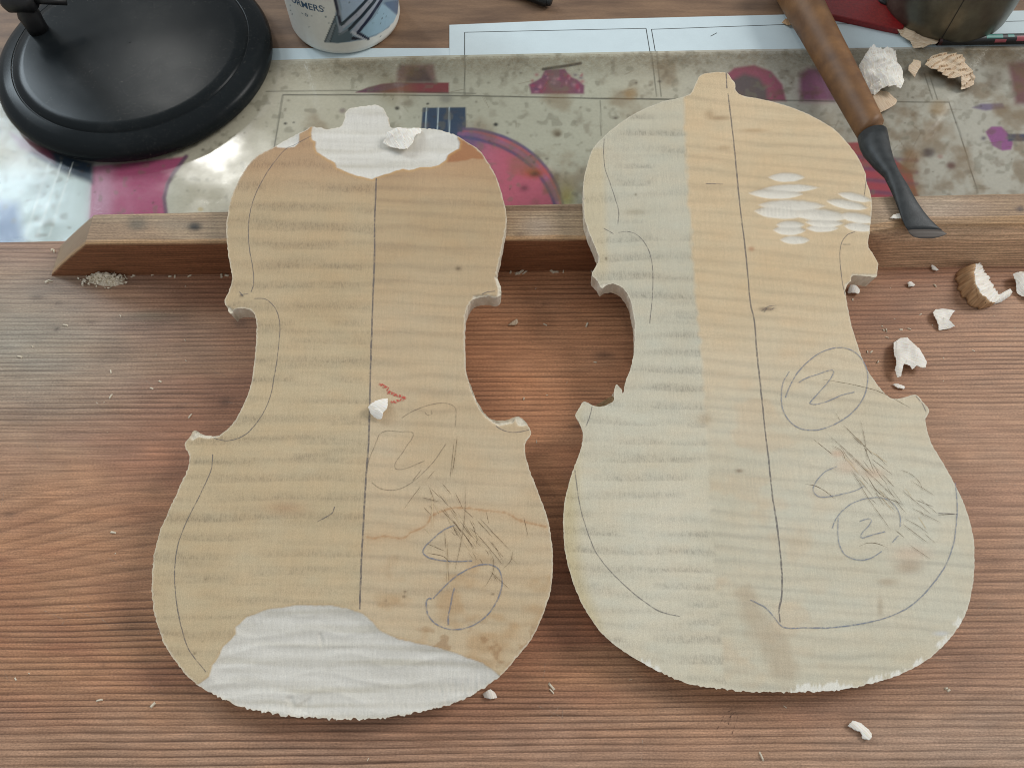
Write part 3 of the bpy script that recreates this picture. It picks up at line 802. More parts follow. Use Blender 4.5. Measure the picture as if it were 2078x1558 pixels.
CR = [(1473, 140), (1477.5, 190), (1481, 221.5), (1488.5, 283.7), (1497.6, 378.8), (1505, 448), (1510.4, 488.6), (1516, 539.8), (1523, 616.6), (1530.6, 650), (1535.8, 715), (1544.4, 793), (1551, 858), (1559.6, 931.5), (1568, 1009.5), (1576, 1060), (1582.5, 1115), (1587, 1171), (1588, 1300), (1588, 1420)]

def flame(px, py, space, slope, seed, warp=14, xs=170):
    """figured maple: bands running across the plate"""
    y = py-slope*px
    ph = y/space+.55*(fbm(px/260, y/90, seed)-.5)*2+.22*(vn(px/60, y/30, seed+1)-.5)
    ph = ph+.5*(vn(0*px+3.3, y/55, seed+4)-.5)
    a = (.5+.5*np.sin(2*math.pi*ph))**2.2
    amp = .15+1.0*vn(px/xs, y/(space*1.1), seed+2)
    fine = vn(px/110, y/(space*.13), seed+3)
    return np.clip(a*amp+.55*(fine-.42), 0, 1.2)

def streaks(px, py, space, slope, seed):
    """saw-roughened curl: narrow speckled bars, sharp on their lower side"""
    y = py-slope*px+10*(fbm(px/130, py/200, seed)-.5)
    f = y/space+.5*(vn(px/220, y/150, seed+2)-.5); f = f-np.floor(f)
    bar = sstep(.25, .72, f)*(1-sstep(.78, .88, f))
    return bar*sstep(.25, .6, vn(px/70, y/space, seed+1))*(.55+.9*vn(px/7, py/6, seed+3))

def surf_left(P, D, s, zonly=False):
    px, py = P[:, 0], P[:, 1]
    t1 = poly_sd(P, CARVE_TOP, 60); t2 = poly_sd(P, SCALLOP, 30); t3 = poly_sd(P, CARVE_BOT, 60)
    wob = 1.3*(vn(px/6, py/6, 3)-.5)+3*(vn(px/26, py/26, 4)-.5)
    t1w, t3w = t1+wob, t3+wob
    # top: shallow scooped hollow dropping toward the edge
    dep = np.where(t1w > 0, .0007*(1-np.exp(-np.maximum(t1w, 0)/9))+.00008*vn(px/2.6, py/20, 1)+.000022*np.maximum(t1w, 0)+.00045*np.abs(np.sin((py+16*fbm(px/90, py/40, 2))/15.0)), 0)
    dep = np.maximum(dep, np.where(t2 > 0, .0018*(1-np.exp(-np.maximum(t2, 0)/9)), 0))
    # bottom: broad furrows running across, deeper toward the tail edge
    ph = (py-1227+.06*(px-650)+60*(fbm(px/170, py/80, 4)-.5)*1.6)/41.0
    fur = np.abs(np.sin(ph*math.pi))
    down = np.maximum(t3w, 0)
    dep3 = .0007*(1-np.exp(-down/11))+.0000165*np.minimum(down, 130)+.00042*fur*(.2+1.4*vn(px/120, py/34, 2))*sstep(0, 22, down)
    rag = sstep(800, 980, px)*sstep(1330, 1420, py)
    dep3 = dep3+.0010*rag*vn(px/3.4, py/20, 5)+.00016*vn(px/2.6, py/24, 1)+.00022*vn(px/3.2, py/11, 6)*sstep(1300, 1440, py)
    # two torn-out flakes
    for fl in ([(642, 1285), (650, 1283), (655, 1300), (652, 1318), (646, 1306)], [(576, 1416), (588, 1410), (600, 1430), (628, 1412), (624, 1448), (590, 1446)]):
        dep3 = dep3+.0006*sstep(-2, 5, poly_sd(P, fl, 20))
    dep = np.maximum(dep, np.where(t3w > 0, dep3, 0))
    torn = np.zeros(len(P))
    for q in TORN_L: torn = np.maximum(torn, sstep(-1.5, 2, poly_sd(P, q, 12)+1.5*(vn(px/3, py/3, 1)-.5)))
    dep = dep+torn*(.0007+.0008*vn(px/4, py/4, 2))
    if zonly: return dep, None
    fresh = np.maximum(sstep(-1, 2.5, t1w), np.maximum(sstep(-1, 2.5, t2), sstep(-1, 2.5, t3w)))
    xc = np.interp(py, [p[1] for p in CL], [p[0] for p in CL])
    right = sstep(-1.5, 1.5, px-xc)
    upper = 1-sstep(420, 820, py)
    base = lin((204, 182, 146))*(1-upper[:, None])+lin((196, 172, 136))*upper[:, None]
    base_r = lin((207, 184, 150))*(1-upper[:, None])+lin((192, 166, 130))*upper[:, None]
    col = base*(1-right[:, None])+base_r*right[:, None]
    f1 = flame(px, py, 40, .012, 1)*.6+streaks(px, py, 39, .010, 2)*.45; f2 = flame(px, py, 30, .05, 3, 18, 120)
    band = f1*(1-right)*.19+f2*right*.13
    col = col*(1-band[:, None]*np.array([1.0, 1.0, .92]))
    blotch = fbm(px/120, py/90, 5)
    col = col*(1+(.16*(blotch-.5))[:, None]*np.array([.7, 1, 1.5]))
    chroma = fbm(px/46, py/22, 7, 3)-.5
    col = col*(1+chroma[:, None]*np.array([.075, 0, -.06]))*.965
    # stains and tide marks in the old surface
    def mix(c, a):
        nonlocal col
        a = np.clip(a, 0, 1)[:, None]; col = col*(1-a)+lin(c)*a
    mix((158, 104, 66), .85*sstep(-2, 3, poly_sd(P, [(905, 331), (909, 312), (932, 300), (931, 276), (950, 288), (984, 318), (986, 324), (960, 323), (930, 328)], 12)+5*(fbm(px/14, py/8, 2)-.5)))
    tide = zz([(-270, 530), (-200, 545), (-100, 525), (0, 535), (60, 545), (120, 530), (150, 495), (220, 465), (300, 425), (340, 380), (360, 335), (440, 290), (560, 250), (700, 245), (850, 265), (1000, 280), (1120, 300), (1200, 350), (1300, 385), (1500, 430)], 800, 980, 4.868)
    td = line_d(P, crom(tide, 4), 30)+3*(vn(px/5, py/5, 2)-.5)
    mix((160, 112, 72), .55*(1-sstep(.5, 3.0, td))*right)
    mix((196, 152, 108), .35*np.exp(-td/9)*right)
    st2 = sstep(.5, .75, fbm(px/60, py/40, 6))*right*sstep(1080, 1180, py)
    mix((178, 138, 92), .45*st2)
    mix((150, 110, 72), .5*sstep(.6, .75, fbm(px/26, py/18, 4))*right*sstep(1240, 1300, py))
    mix((168, 120, 84), .4*np.exp(-(((px-580)/40)**2+((py-1030)/14)**2)))
    mix((176, 122, 84), .4*(1-sstep(300, 430, py)))
    freshcol = FRESH*(1+(-.20*(flame(px, py, 36, .01, 2)-.3)+.07*(fbm(px/3, py/26, 3, 2)-.5)+.05*(fbm(px/60, py/30, 5)-.5))[:, None]*np.array([.9, 1, 1.25]))
    col = col*(1-fresh[:, None])+freshcol*fresh[:, None]
    # honey rim where the old skin was cut through
    rim = np.exp(-np.abs(np.where(t1w > -6, t1w, 99)+1.5)/2.2)*(t1w < 0)+np.exp(-np.abs(np.where(t3w > -6, t3w, 99)+1)/1.6)*(t3w < 0)*.4
    mix((208, 164, 104), .55*rim)
    edge = np.maximum(torn, 1-sstep(.0003, .0009, D+.0007*(vn(px/4, py/4, 1)-.45)))
    mix((222, 212, 192), np.clip(np.maximum(.9*torn, .55*edge), 0, 1))
    for cx, cy, r in [(417, 1175, 1.6), (411, 1300, 1.6), (822, 1200, 3), (783, 1218, 2.2), (1000, 1205, 3), (820, 1210, 4), (930, 545, 6), (395, 1325, 3), (490, 600, 4)]:
        mix((86, 68, 50), .7*np.exp(-(((px-cx)/r)**2+((py-cy)/r/.7)**2)))
    comb = (f1*(1-right)*(.9)+f2*right*.25)*(1-fresh)
    return dep, {"col": np.clip(col, 0, 1), "comb": comb, "fresh": fresh}

GOUGE = [(1596, 360, 38, 8, 0), (1605, 382, 58, 7, -1), (1575, 393, 57, 9, 1), (1735, 400, 36, 7, 12), (1607, 417, 70, 10, 1), (1719, 415, 44, 8, 10), (1584, 431, 55, 11.5, 3), (1662, 436, 64, 11, 5), (1741, 442, 40, 9, 9),
         (1673, 452, 40, 8, 2), (1604, 456, 30, 7, 0), (1602, 467, 34, 9, 1), (1669, 463, 34, 7, 0), (1744, 461, 32, 8, 5), (1613, 487, 31, 7.5, 1)]
def surf_right(P, D, s, zonly=False):
    px, py = P[:, 0], P[:, 1]
    dep = np.zeros(len(P)); fresh = np.zeros(len(P))
    i = np.where((px > 1480) & (px < 1800) & (py > 330) & (py < 520))[0]
    if len(i):
        qx, qy = px[i], py[i]; d_ = np.zeros(len(i)); f_ = np.zeros(len(i))
        for cx, cy, hl, hw, an in GOUGE:
            a = math.radians(an); u = (qx-cx)*math.cos(a)+(qy-cy)*math.sin(a); v = -(qx-cx)*math.sin(a)+(qy-cy)*math.cos(a)
            w = hw*1.3*np.clip(1-(np.abs(u)/hl)**2.4, 0, None)*(1+.16*(vn(qx/9, qy/5, 3)-.5))
            r = np.where(w > .3, np.abs(v)/np.maximum(w, .3), 9)
            k = np.clip(1-r*r, 0, 1)
            d_ = np.maximum(d_, k*.0010*(hw/9)*(.7+.6*((cx*7+cy*3) % 10)/10)*(w/hw)**.7)
            f_ = np.maximum(f_, (1-sstep(.62, 1.04, r))*(1-.75*(np.clip(np.abs(u)/hl, 0, 1))**5))
        chat = (qx > 1538) & (qx < 1610) & (qy > 420) & (qy < 438)
        d_ = d_+np.where(chat & (f_ > .5), .00022*(np.sin(qx/1.25)*.5+.5), 0)
        dep[i] = d_; fresh[i] = f_
    torn = np.zeros(len(P))
    for q in ([(1728, 556), (1782, 556), (1782, 566), (1724, 574)], [(1714, 576), (1724, 570), (1722, 600), (1714, 600)], [(1216, 578), (1226, 574), (1240, 578), (1226, 590), (1214, 590)]):
        torn = np.maximum(torn, .7*sstep(-1.5, 2, poly_sd(P, q, 12)+3*(vn(px/3, py/3, 1)-.5)))
    dep = dep+torn*.0006
    if zonly: return dep, None
    xb = np.interp(py, [150, 230, 400, 560, 700, 850, 1100, 1300, 1420], [1384, 1388, 1396, 1408, 1421, 1432, 1446, 1462, 1476])
    band = 1-sstep(-5, 6, px-xb+5*(vn(py/11, 0*py, 1)-.5)+6*(vn(px/9, py/14, 2)-.5))
    xc = np.interp(py, [p[1] for p in CR], [p[0] for p in CR])
    low = sstep(560, 1000, py)
    base_l = lin((198, 190, 168))*(1-low[:, None])+lin((212, 203, 180))*low[:, None]
    base_r = lin((210, 186, 150))*(1-low[:, None])+lin((208, 199, 176))*low[:, None]
    col = base_l*band[:, None]+base_r*(1-band[:, None])
    f1 = flame(px, py, 40, .02, 4, 9, 200)*.35+streaks(px, py, 37, .015, 4)*.55; f2 = flame(px, py, 25, .085, 6, 16, 150)
    # each band of the rough strip has a sharper lower border
    col = col*(1-(f1*band*.20+f2*(1-band)*.13)[:, None]*np.array([1, 1, .95]))
    col = col*(1+(.15*(fbm(px/130, py/100, 2)-.5))[:, None]*np.array([.7, 1, 1.5]))
    col = col*(1+(fbm(px/46, py/22, 7, 3)-.5)[:, None]*np.array([.075, 0, -.06]))
    def mix(c, a):
        nonlocal col
        a = np.clip(a, 0, 1)[:, None]; col = col*(1-a)+lin(c)*a
    mix((208, 170, 128), .20*sstep(.5, .7, fbm(px/80, py/50, 3))*(1-band)*sstep(600, 800, py)*(1-sstep(1600, 1750, px)))
    mix((206, 184, 142), .45*(1-sstep(1215, 1235, px-.03*(py-300)))*sstep(296, 306, py)*(1-sstep(520, 600, py)))
    mix((196, 176, 128), .6*sstep(-30, 10, 1162-px+40*sstep(1100, 1300, py)+30*sstep(1200, 1400, py)))
    sp = sstep(-14, 14, poly_sd(P, [(1490, 1200), (1520, 1190), (1545, 1230), (1600, 1300), (1620, 1350), (1610, 1385), (1570, 1370), (1530, 1300), (1500, 1240)], 40)+26*(fbm(px/34, py/34, 5)-.5))
    mix((164, 136, 104), .32*sp)
    for cx, cy, rx, ry, c, a in [(1845, 1150, 30, 14, (150, 122, 96), .5), (1800, 1180, 20, 8, (158, 128, 98), .4), (1460, 240, 22, 5, (142, 110, 76), .55), (1440, 232, 10, 8, (150, 118, 84), .4), (1555, 627, 16, 4, (96, 74, 60), .7), (1470, 300, 14, 5, (158, 128, 94), .4), (1530, 265, 26, 4, (158, 124, 84), .4),
                              (1500, 955, 8, 4, (120, 96, 78), .6), (1786, 1230, 6, 20, (150, 130, 104), .4), (1290, 430, 22, 6, (150, 136, 110), .4), (1525, 505, 6, 5, (170, 106, 70), .5), (1700, 920, 14, 8, (206, 150, 116), .35), (1720, 945, 26, 16, (208, 158, 126), .3), (1770, 960, 24, 12, (208, 158, 126), .3),
                              (1430, 850, 14, 14, (160, 130, 94), .35), (1850, 1122, 40, 16, (206, 160, 126), .3), (1635, 1100, 30, 10, (186, 168, 138), .2), (1230, 525, 3, 4, (110, 96, 70), .6), (1290, 395, 3, 3, (110, 96, 70), .5), (1910, 1285, 16, 5, (206, 206, 204), .7)]:
        mix(c, a*np.exp(-(((px-cx)/rx)**2+((py-cy)/ry)**2)**1.3))
    freshcol = lin((220, 213, 199))*(1-.05*f2[:, None]+(.06*(fbm(px/40, py/9, 3)-.5))[:, None])
    col = col*(1-fresh[:, None])+freshcol*fresh[:, None]
    toothy = sstep(1600, 1680, px)*sstep(1200, 1280, py)
    e = D+.0008*(vn(px/4, py/4, 1)-.4)-toothy*.0022*sstep(.52, .75, vn(px/14, py/14, 2))*sstep(.35, .6, vn(px/3, py/12, 6))
    spl = np.zeros(len(P))
    for q in ([(1614, 1390), (1640, 1384), (1665, 1390), (1700, 1382), (1724, 1388), (1740, 1410), (1600, 1412)], [(1752, 1380), (1790, 1368), (1800, 1388), (1760, 1398)], [(1808, 1368), (1826, 1358), (1836, 1372), (1812, 1380)], [(1846, 1346), (1872, 1334), (1880, 1348), (1852, 1364)], [(1902, 1306), (1918, 1290), (1934, 1298), (1914, 1320)], [(1936, 1266), (1944, 1250), (1960, 1256), (1948, 1278)], [(1298, 1338), (1316, 1338), (1342, 1360), (1330, 1370), (1296, 1350)]):
        spl = np.maximum(spl, sstep(-3, 3, poly_sd(P, q, 12)+14*(vn(px/3, py/22, 6)-.62)))
    edge = np.maximum(torn, 1-sstep(.0002, .0008, e))
    mix((222, 214, 196), np.clip(np.maximum(.85*torn, (.5+.4*toothy)*edge), 0, 1))
    mix((232, 228, 216), .9*spl)
    comb = (f1*band*1.0+f2*(1-band)*.12)*(1-fresh)
    return dep, {"col": np.clip(col, 0, 1), "comb": comb, "fresh": fresh}

PL = Plate("violin_back", OUT_L, "honey brown violin back with freshly carved white ends and a circled 1 in blue pencil", .3012-.0015)
def fuzz_l(p): return .00042+.0010*sstep(1360, 1420, p[:, 1])*sstep(400, 480, p[:, 0])+.0003*sstep(880, 960, p[:, 1])*(p[:, 0] < 400)+.0004*(p[:, 1] < 275)
PL.build(surf_left, fuzz_l, lambda p: .0004+.0016*sstep(700, 900, p[:, 1]))
PR = Plate("violin_back", OUT_R, "paler violin back with white gouge cuts on its upper bout and two circled 2s", .3012+.0035)
def fuzz_r(p): return .00038+.0006*sstep(1330, 1400, p[:, 1])
PR.build(surf_right, fuzz_r, lambda p: .0006+.0020*sstep(600, 800, p[:, 1]))

# pencil work on the first back
z5b = lambda q: zz(q, 740, 760, 6.231)
z6b = lambda q: zz(q, 800, 980, 4.868)
PL.ribbon("centre_line", [CL[1:-1]], .0010, M['pencil'])
for q_ in ([[(632, 276), (609, 288), (582, 301), (555, 331.6), (535, 362), (518, 395.6), (508, 429), (504, 466), (506, 503), (513, 544), (515, 574), (509.5, 592.6)],
    [(516, 606), (535, 606), (548, 613), (560, 628), (566, 645), (568, 670), (563.7, 718), (557, 761), (548.5, 804.6), (531, 843.5), (505, 876), (483.5, 889), (457.6, 894), (431.6, 888)],
    [(431.6, 921.5), (429, 952), (410, 995), (392.6, 1030), (377, 1062), (362, 1102), (354.5, 1154), (357, 1210), (366.6, 1266.5), (384, 1318.5), (418, 1363)],
    [(1006.5, 864), (1017, 871), (1032.7, 876.5), (1048, 877), (1063.5, 874.5), (1073, 872)], [(979, 597), (985, 594), (996, 591.7), (1005, 591)],
    [(643.8, 1058), (674, 1040.6), (679, 1027.6)], [(486, 592), (494, 602)], [(488, 598), (504, 596)]]): PL.ribbon("pencil_line", [q_], .00050, M['pencil'])
PL.ribbon("pencil_circled_two", [z5b(q) for q in ([(470, 550), (520, 510), (640, 450), (760, 400), (880, 370), (1000, 358), (1100, 385), (1150, 430), (1155, 520), (1145, 660)],
    [(1030, 870), (970, 960), (880, 1090), (760, 1220), (640, 1330), (520, 1410), (420, 1450), (300, 1460), (180, 1430), (90, 1360)], [(30, 1180), (60, 1060), (120, 920), (160, 820), (190, 750), (260, 715), (320, 710)],
    [(320, 710), (440, 722), (560, 720), (612, 740), (605, 800), (540, 890), (480, 990), (410, 1080), (378, 1150), (390, 1190), (430, 1200), (520, 1185), (640, 1140), (760, 1085)], [(715, 1205), (610, 1340)], [(760, 470), (790, 510), (850, 500), (840, 460)])], .00048, M['pencil_faint'])
PL.ribbon("blue_circled_one", [z6b(q) for q in ([(600, 415), (540, 435), (450, 490), (340, 590), (290, 650), (285, 690), (330, 730), (420, 755), (540, 770), (640, 772), (770, 765)],
    [(385, 1140), (440, 1080), (540, 980), (640, 900), (760, 835), (860, 805), (960, 805), (1030, 850), (1060, 920), (1065, 1000), (1045, 1090), (990, 1210), (920, 1300), (820, 1380), (720, 1425), (610, 1445), (500, 1430), (400, 1380), (340, 1310), (318, 1240), (320, 1160), (345, 1135), (370, 1140)],
    [(595, 1035), (575, 1110), (555, 1220), (535, 1310), (535, 1400)])], .0007, M['pencil_blue'])
PL.ribbon("red_crayon_mark", [z5b(q) for q in ([(180, 110), (240, 150), (300, 185)], [(280, 205), (330, 230), (400, 262), (460, 275), (520, 310)], [(290, 225), (320, 240)], [(500, 318), (460, 320), (400, 340), (330, 350)])], .0017, M['crayon_red'])
dk = [[(460, 255), (660, 465)], [(820, 370), (965, 525)], [(850, 350), (1000, 515), (1150, 670)], [(850, 535), (1075, 810)], [(920, 545), (1080, 735)], [(970, 890), (1020, 975)], [(740, 440), (830, 510)], [(340, 30), (390, 160)],
      [(700, 0), (700, 280), (665, 560), (600, 860)], [(500, 480), (510, 640)], [(525, 600), (535, 960)], [(1170, 680), (1150, 770), (1080, 840)], [(930, 650), (980, 760), (975, 880), (900, 1020)], [(270, 20), (100, 250)], [(270, 140), (450, 185)],
      [(940, 860), (1130, 1040)], [(600, 90), (680, 260)], [(470, 0), (560, 110)], [(910, 280), (935, 400)], [(1280, 330), (1320, 520)], [(780, 430), (820, 560), (810, 600)], [(330, 600), (500, 670)], [(330, 690), (480, 720), (560, 790)]]
PL.ribbon("knife_scratches", [z6b(q) for q in dk], .00030, M['scratch'], taper=True)
lt = []; dd = []
for k in range(56):
    cx, cy = rnd.gauss(690, 100), rnd.gauss(470, 165); cx += (cy-470)*.72
    a = math.radians(rnd.gauss(52, 7)); l_ = rnd.uniform(50, 190)
    (lt if k % 5 < 2 else dd).append(z6b([(cx-l_*math.cos(a)/2, cy-l_*math.sin(a)/2), (cx+rnd.uniform(-8, 8), cy+rnd.uniform(-8, 8)), (cx+l_*math.cos(a)/2, cy+l_*math.sin(a)/2)]))
for x in (370, 378): lt.append(z6b([(x, 120), (x+4, 440)]))
lt.append(z6b([(520, 560), (525, 980)]))
PL.ribbon("pale_scratches", lt, .0003, M['scratch_light'], taper=True)
PL.ribbon("hairline_scratches", dd, .00022, M['scratch'], taper=True)
PL.ribbon("hairline_scratches", [[(928, 884), (924, 920), (918, 960)], [(922, 890), (914, 970)], [(882, 955), (868, 972)]], .0003, M['scratch'], taper=True)

# pencil work on the second back
z7 = lambda q: zz(q, 1560, 680, 3.115)
PR.ribbon("centre_line", [CR[1:18]+[(1586, 1210), (1581, 1236), (1583, 1262)], [(1473.8, 149), (1475, 180)]], .0009, M['pencil'])
for q_ in ([[(1226, 282), (1225, 313), (1228.7, 345.9), (1237.8, 371.5), (1248.8, 404.4), (1255.4, 430), (1254, 455.7)], [(1225, 463.7), (1245, 474.7)],
    [(1254.3, 472), (1274.4, 470.3), (1292.7, 476.9), (1309, 494), (1318.3, 514), (1323.8, 539.8), (1325, 576.4), (1322, 624), (1318.3, 656.9)],
    [(1735.4, 470.3), (1720.8, 475.8), (1708, 492), (1704.3, 514), (1706, 547), (1709.8, 576.4), (1716, 600)], [(1710, 496), (1726, 496)], [(1758, 366), (1753.7, 399)],
    [(1202, 824), (1198, 840.6), (1189, 866.5)], [(1166.8, 953), (1172, 996.5), (1183, 1050), (1206.6, 1115), (1232.6, 1151.8), (1267, 1186.4), (1306, 1219), (1341, 1240.6), (1380, 1250)], [(1858.4, 803.7), (1871.4, 819), (1879, 836)],
    [(1433, 373), (1467, 374)], [(1545, 632), (1560, 622), (1575, 620)], [(1550, 634), (1556, 626)], [(1562, 630), (1572, 624)], [(1904, 1041), (1943, 1043)]]): PR.ribbon("pencil_line", [q_], .00048, M['pencil'])
PR.ribbon("blue_outline", [[(1938.5, 979), (1942, 1027), (1939, 1075), (1934, 1106), (1917, 1149.6), (1882, 1197), (1843, 1232), (1795.6, 1253.6), (1739, 1266.5), (1683, 1273), (1631, 1273), (1590, 1272), (1570.4, 1251.4), (1553, 1232), (1522.8, 1216.7)]], .0006, M['pencil_blue'])
PR.ribbon("circled_two", [z7(q) for q in ([(105, 395), (130, 330), (180, 240), (250, 165), (320, 115), (400, 85), (470, 80), (540, 105), (590, 155), (620, 220), (625, 290), (605, 380), (560, 455), (490, 520), (400, 570), (310, 598), (230, 598), (160, 570), (110, 515), (83, 450), (80, 370), (90, 300), (130, 230)],
    [(190, 300), (230, 275), (300, 250), (400, 220), (410, 235), (380, 290), (320, 360), (270, 415), (260, 432), (300, 437), (380, 415), (460, 380), (540, 360)])], .0006, M['pencil_blue'])
PR.ribbon("small_circled_two", [z7(q) for q in ([(400, 1220), (430, 1150), (500, 1080), (580, 1040), (680, 1025), (740, 1035), (800, 1080), (830, 1150), (830, 1210)], [(820, 1265), (780, 1310)], [(440, 1150), (435, 1230), (445, 1320), (480, 1385), (540, 1415), (600, 1420), (660, 1400), (715, 1365)],
    [(575, 1175), (645, 1160), (635, 1200), (580, 1275), (640, 1265), (735, 1240)], [(600, 955), (540, 985), (480, 1000), (410, 1015), (320, 1022), (285, 995), (280, 965), (310, 910), (360, 860), (430, 830)])], .00055, M['pencil_blue'])
dk = [[(420, 490), (450, 540)], [(475, 570), (590, 690)], [(580, 540), (610, 690), (622, 790)], [(375, 630), (500, 740), (620, 850)], [(480, 730), (640, 880), (800, 1030)], [(530, 640), (590, 700)], [(540, 885), (640, 1050), (770, 1230)], [(830, 850), (900, 880), (950, 930), (970, 980)], [(900, 920), (1040, 1010)],
      [(840, 980), (1020, 1130)], [(950, 1030), (1065, 1130)], [(860, 1160), (970, 1220)], [(900, 1090), (1085, 1185)], [(880, 1320), (1020, 1415)], [(840, 1190), (1000, 1310)], [(400, 700), (455, 730), (485, 800)], [(280, 655), (410, 760)], [(650, 780), (780, 880)], [(610, 870), (700, 1000), (850, 1070)],
      [(340, 280), (520, 310), (680, 350), (760, 385), (895, 460)], [(570, 1335), (620, 1312), (680, 1315), (750, 1340)], [(230, 940), (290, 950), (350, 980), (415, 1030)], [(560, 650), (660, 760)], [(1070, 1135), (1190, 1130)], [(560, 645), (600, 700), (640, 800), (670, 870)], [(930, 1040), (1040, 1085)], [(800, 1230), (860, 1280)]]
PR.ribbon("knife_scratches", [z7(q) for q in dk], .00030, M['scratch'], taper=True)
lt = []; dd = []
for k in range(34):
    cx, cy = rnd.gauss(720, 70), rnd.gauss(950, 150); cx += (cy-950)*.75
    a = math.radians(rnd.gauss(46, 8)); l_ = rnd.uniform(50, 170)
    (lt if k % 4 == 0 else dd).append(z7([(cx-l_*math.cos(a)/2, cy-l_*math.sin(a)/2), (cx+rnd.uniform(-6, 6), cy+rnd.uniform(-6, 6)), (cx+l_*math.cos(a)/2, cy+l_*math.sin(a)/2)]))
PR.ribbon("pale_scratches", lt, .0003, M['scratch_light'], taper=True)
PR.ribbon("hairline_scratches", dd, .00022, M['scratch'], taper=True)
# ------------------------------------------------------------------ lamp base
ZF = ZP+.0020
lx, ly = -.2890, .4975
lamp = empty("desk_lamp", (lx, ly, ZF))
tag(lamp, "round black lamp base with a dusty domed middle and a stem", "desk lamp")
v, f = lathe([(.0, .0), (.095, .0), (.1005, .0006), (.1028, .0035), (.1032, .0075), (.1018, .0112), (.0990, .0136), (.0940, .0152), (.0885, .0164)], 128)
obj("rim", v, f, M['lamp'], lamp)
v, f = lathe([(.0884, .0163), (.0876, .0158), (.0870, .0164), (.0862, .0176), (.078, .0183), (.060, .0188), (.040, .0192), (.020, .0194), (.0006, .0195)], 128)
obj("dome", v, f, M['lamp'], lamp)
sp = onz((70, 48), ZF+.024)[0]-[lx, ly, ZF]
def tube(name, pts, rads, mat, parent, n=20):
    st = []
    pts = [np.array(p, float) for p in pts]
    for i, p in enumerate(pts):
        d = pts[min(i+1, len(pts)-1)]-pts[max(i-1, 0)]; d = d/(np.linalg.norm(d)+1e-12)
        a = np.cross(d, [0, 0, 1]); a = a/np.linalg.norm(a) if np.linalg.norm(a) > 1e-3 else np.array([1., 0, 0])
        b = np.cross(a, d)
        st.append((p, a*rads[i], b*rads[i]))
    vv, ff = loft(st, n); return obj(name, vv, ff, mat, parent)
tube("stem", [sp+[0, 0, z] for z in (-.006, .0, .008, .012, .02, .10, .26)], [.0075, .0075, .0082, .0068, .0056, .0056, .0056], M['black_rubber'], lamp)
tube("joint", [sp+[-.012, 0, .02], sp+[-.009, 0, .02], sp+[.008, 0, .02], sp+[.011, 0, .02]], [.006, .0085, .0085, .006], M['black_rubber'], lamp)
tube("lever", [sp+[.008, .001, .02], sp+[.03, .006, .014]], [.0032, .0026], M['black_rubber'], lamp)

# ------------------------------------------------------------------ mug
mx, my, ZM = -.1345, .5525, -.0056
mug = empty("mug", (mx, my, ZM))
tag(mug, "white glazed mug with grey and blue angular print and dark lettering", "mug")
R_M = .0440
prof = [(.030, .0012), (.0395, .0), (.0418, .0006), (.0432, .0022), (R_M, .0050)]
na, nz = 240, 120
V = []; 
prof_r = [(r, z) for r, z in prof]+[(R_M, z) for z in np.linspace(.0055, .094, nz)]+[(R_M-.0006, .0952), (R_M-.002, .0956), (R_M-.0034, .0950), (R_M-.0038, .093), (R_M-.004, .012), (R_M-.008, .008), (.001, .007)]
v, f = lathe(prof_r, na)
V = np.array(v)
Wp = proj(V+[mx, my, ZM])
col = np.tile(lin((222, 223, 216)), (len(V), 1))
front = (V[:, 1] < .012) & (np.hypot(V[:, 0], V[:, 1]) > R_M-.0005) & (V[:, 2] > .004)
def mfill(poly, c, soft=.8, line=None):
    q = zz(poly, 560, 0, 7.42)
    if line: a = 1-sstep(line-soft, line+soft, line_d(Wp, q, 20))
    else: a = sstep(-soft, soft, poly_sd(Wp, q, 10))
    a = (a*front)[:, None]
    col[:] = col*(1-a)+lin(c)*a
mfill([(735, 640), (900, 230), (880, -40), (860, -400), (1860, -400), (1850, 0), (1825, 220), (1700, 420), (1500, 545), (1300, 605), (1100, 640), (930, 655)], (134, 156, 172))
mfill([(945, -300), (1600, -300), (1370, 0), (1200, 180), (1000, 330)], (166, 186, 206))
mfill([(1380, 565), (1280, 480), (1500, 240), (1600, 60), (1700, 130), (1815, 240), (1770, 340), (1600, 480)], (158, 190, 208))
mfill([(1620, 40), (1850, 0), (1830, 220), (1790, 200), (1690, 120)], (92, 118, 146))
mfill([(735, 640), (850, 370), (900, 260), (960, 520), (1110, 440), (1150, 540), (1130, 625), (930, 655)], (88, 106, 116))
mfill([(735, 635), (850, 370), (900, 350), (810, 640)], (128, 138, 144))
for l_, c, w in [([(990, 400), (1220, 230), (1400, 40), (1440, 0), (1600, -240)], (172, 178, 190), 5.5), ([(1180, 470), (1370, 250), (1530, 0), (1640, -200)], (168, 176, 190), 4.5), ([(1150, 490), (1330, 590)], (190, 196, 204), 3.0),
                 ([(905, -300), (915, 0), (960, 330), (975, 480)], (150, 160, 172), 4.5),
                 ([(890, -300), (892, 0), (930, 230), (985, 375)], (34, 40, 62), 3.0), ([(985, 375), (1200, 180), (1370, 0), (1500, -200)], (38, 56, 68), 3.0), ([(1100, 450), (1300, 240), (1470, 40), (1600, -160)], (34, 50, 62), 3.2),
                 ([(1230, 500), (1420, 260), (1590, 0), (1690, -180)], (30, 40, 66), 3.0), ([(1235, 500), (1390, 590)], (36, 44, 66), 3.0), ([(735, 635), (900, 240)], (62, 76, 84), 1.6), ([(815, 640), (900, 380)], (62, 76, 84), 1.4), ([(960, 520), (1080, 450)], (120, 130, 140), 2)]:
    mfill(l_, c, .7, w)
mfill([(1150, 545), (1130, 612), (1310, 597)], (30, 36, 50))
rs = rnd
for k in range(26):
    cx, cy = rs.uniform(200, 1700), rs.uniform(20, 600); mfill([(cx, cy), (cx+rs.uniform(-6, 6), cy+rs.uniform(3, 12))], (96, 112, 116), .6, .9)
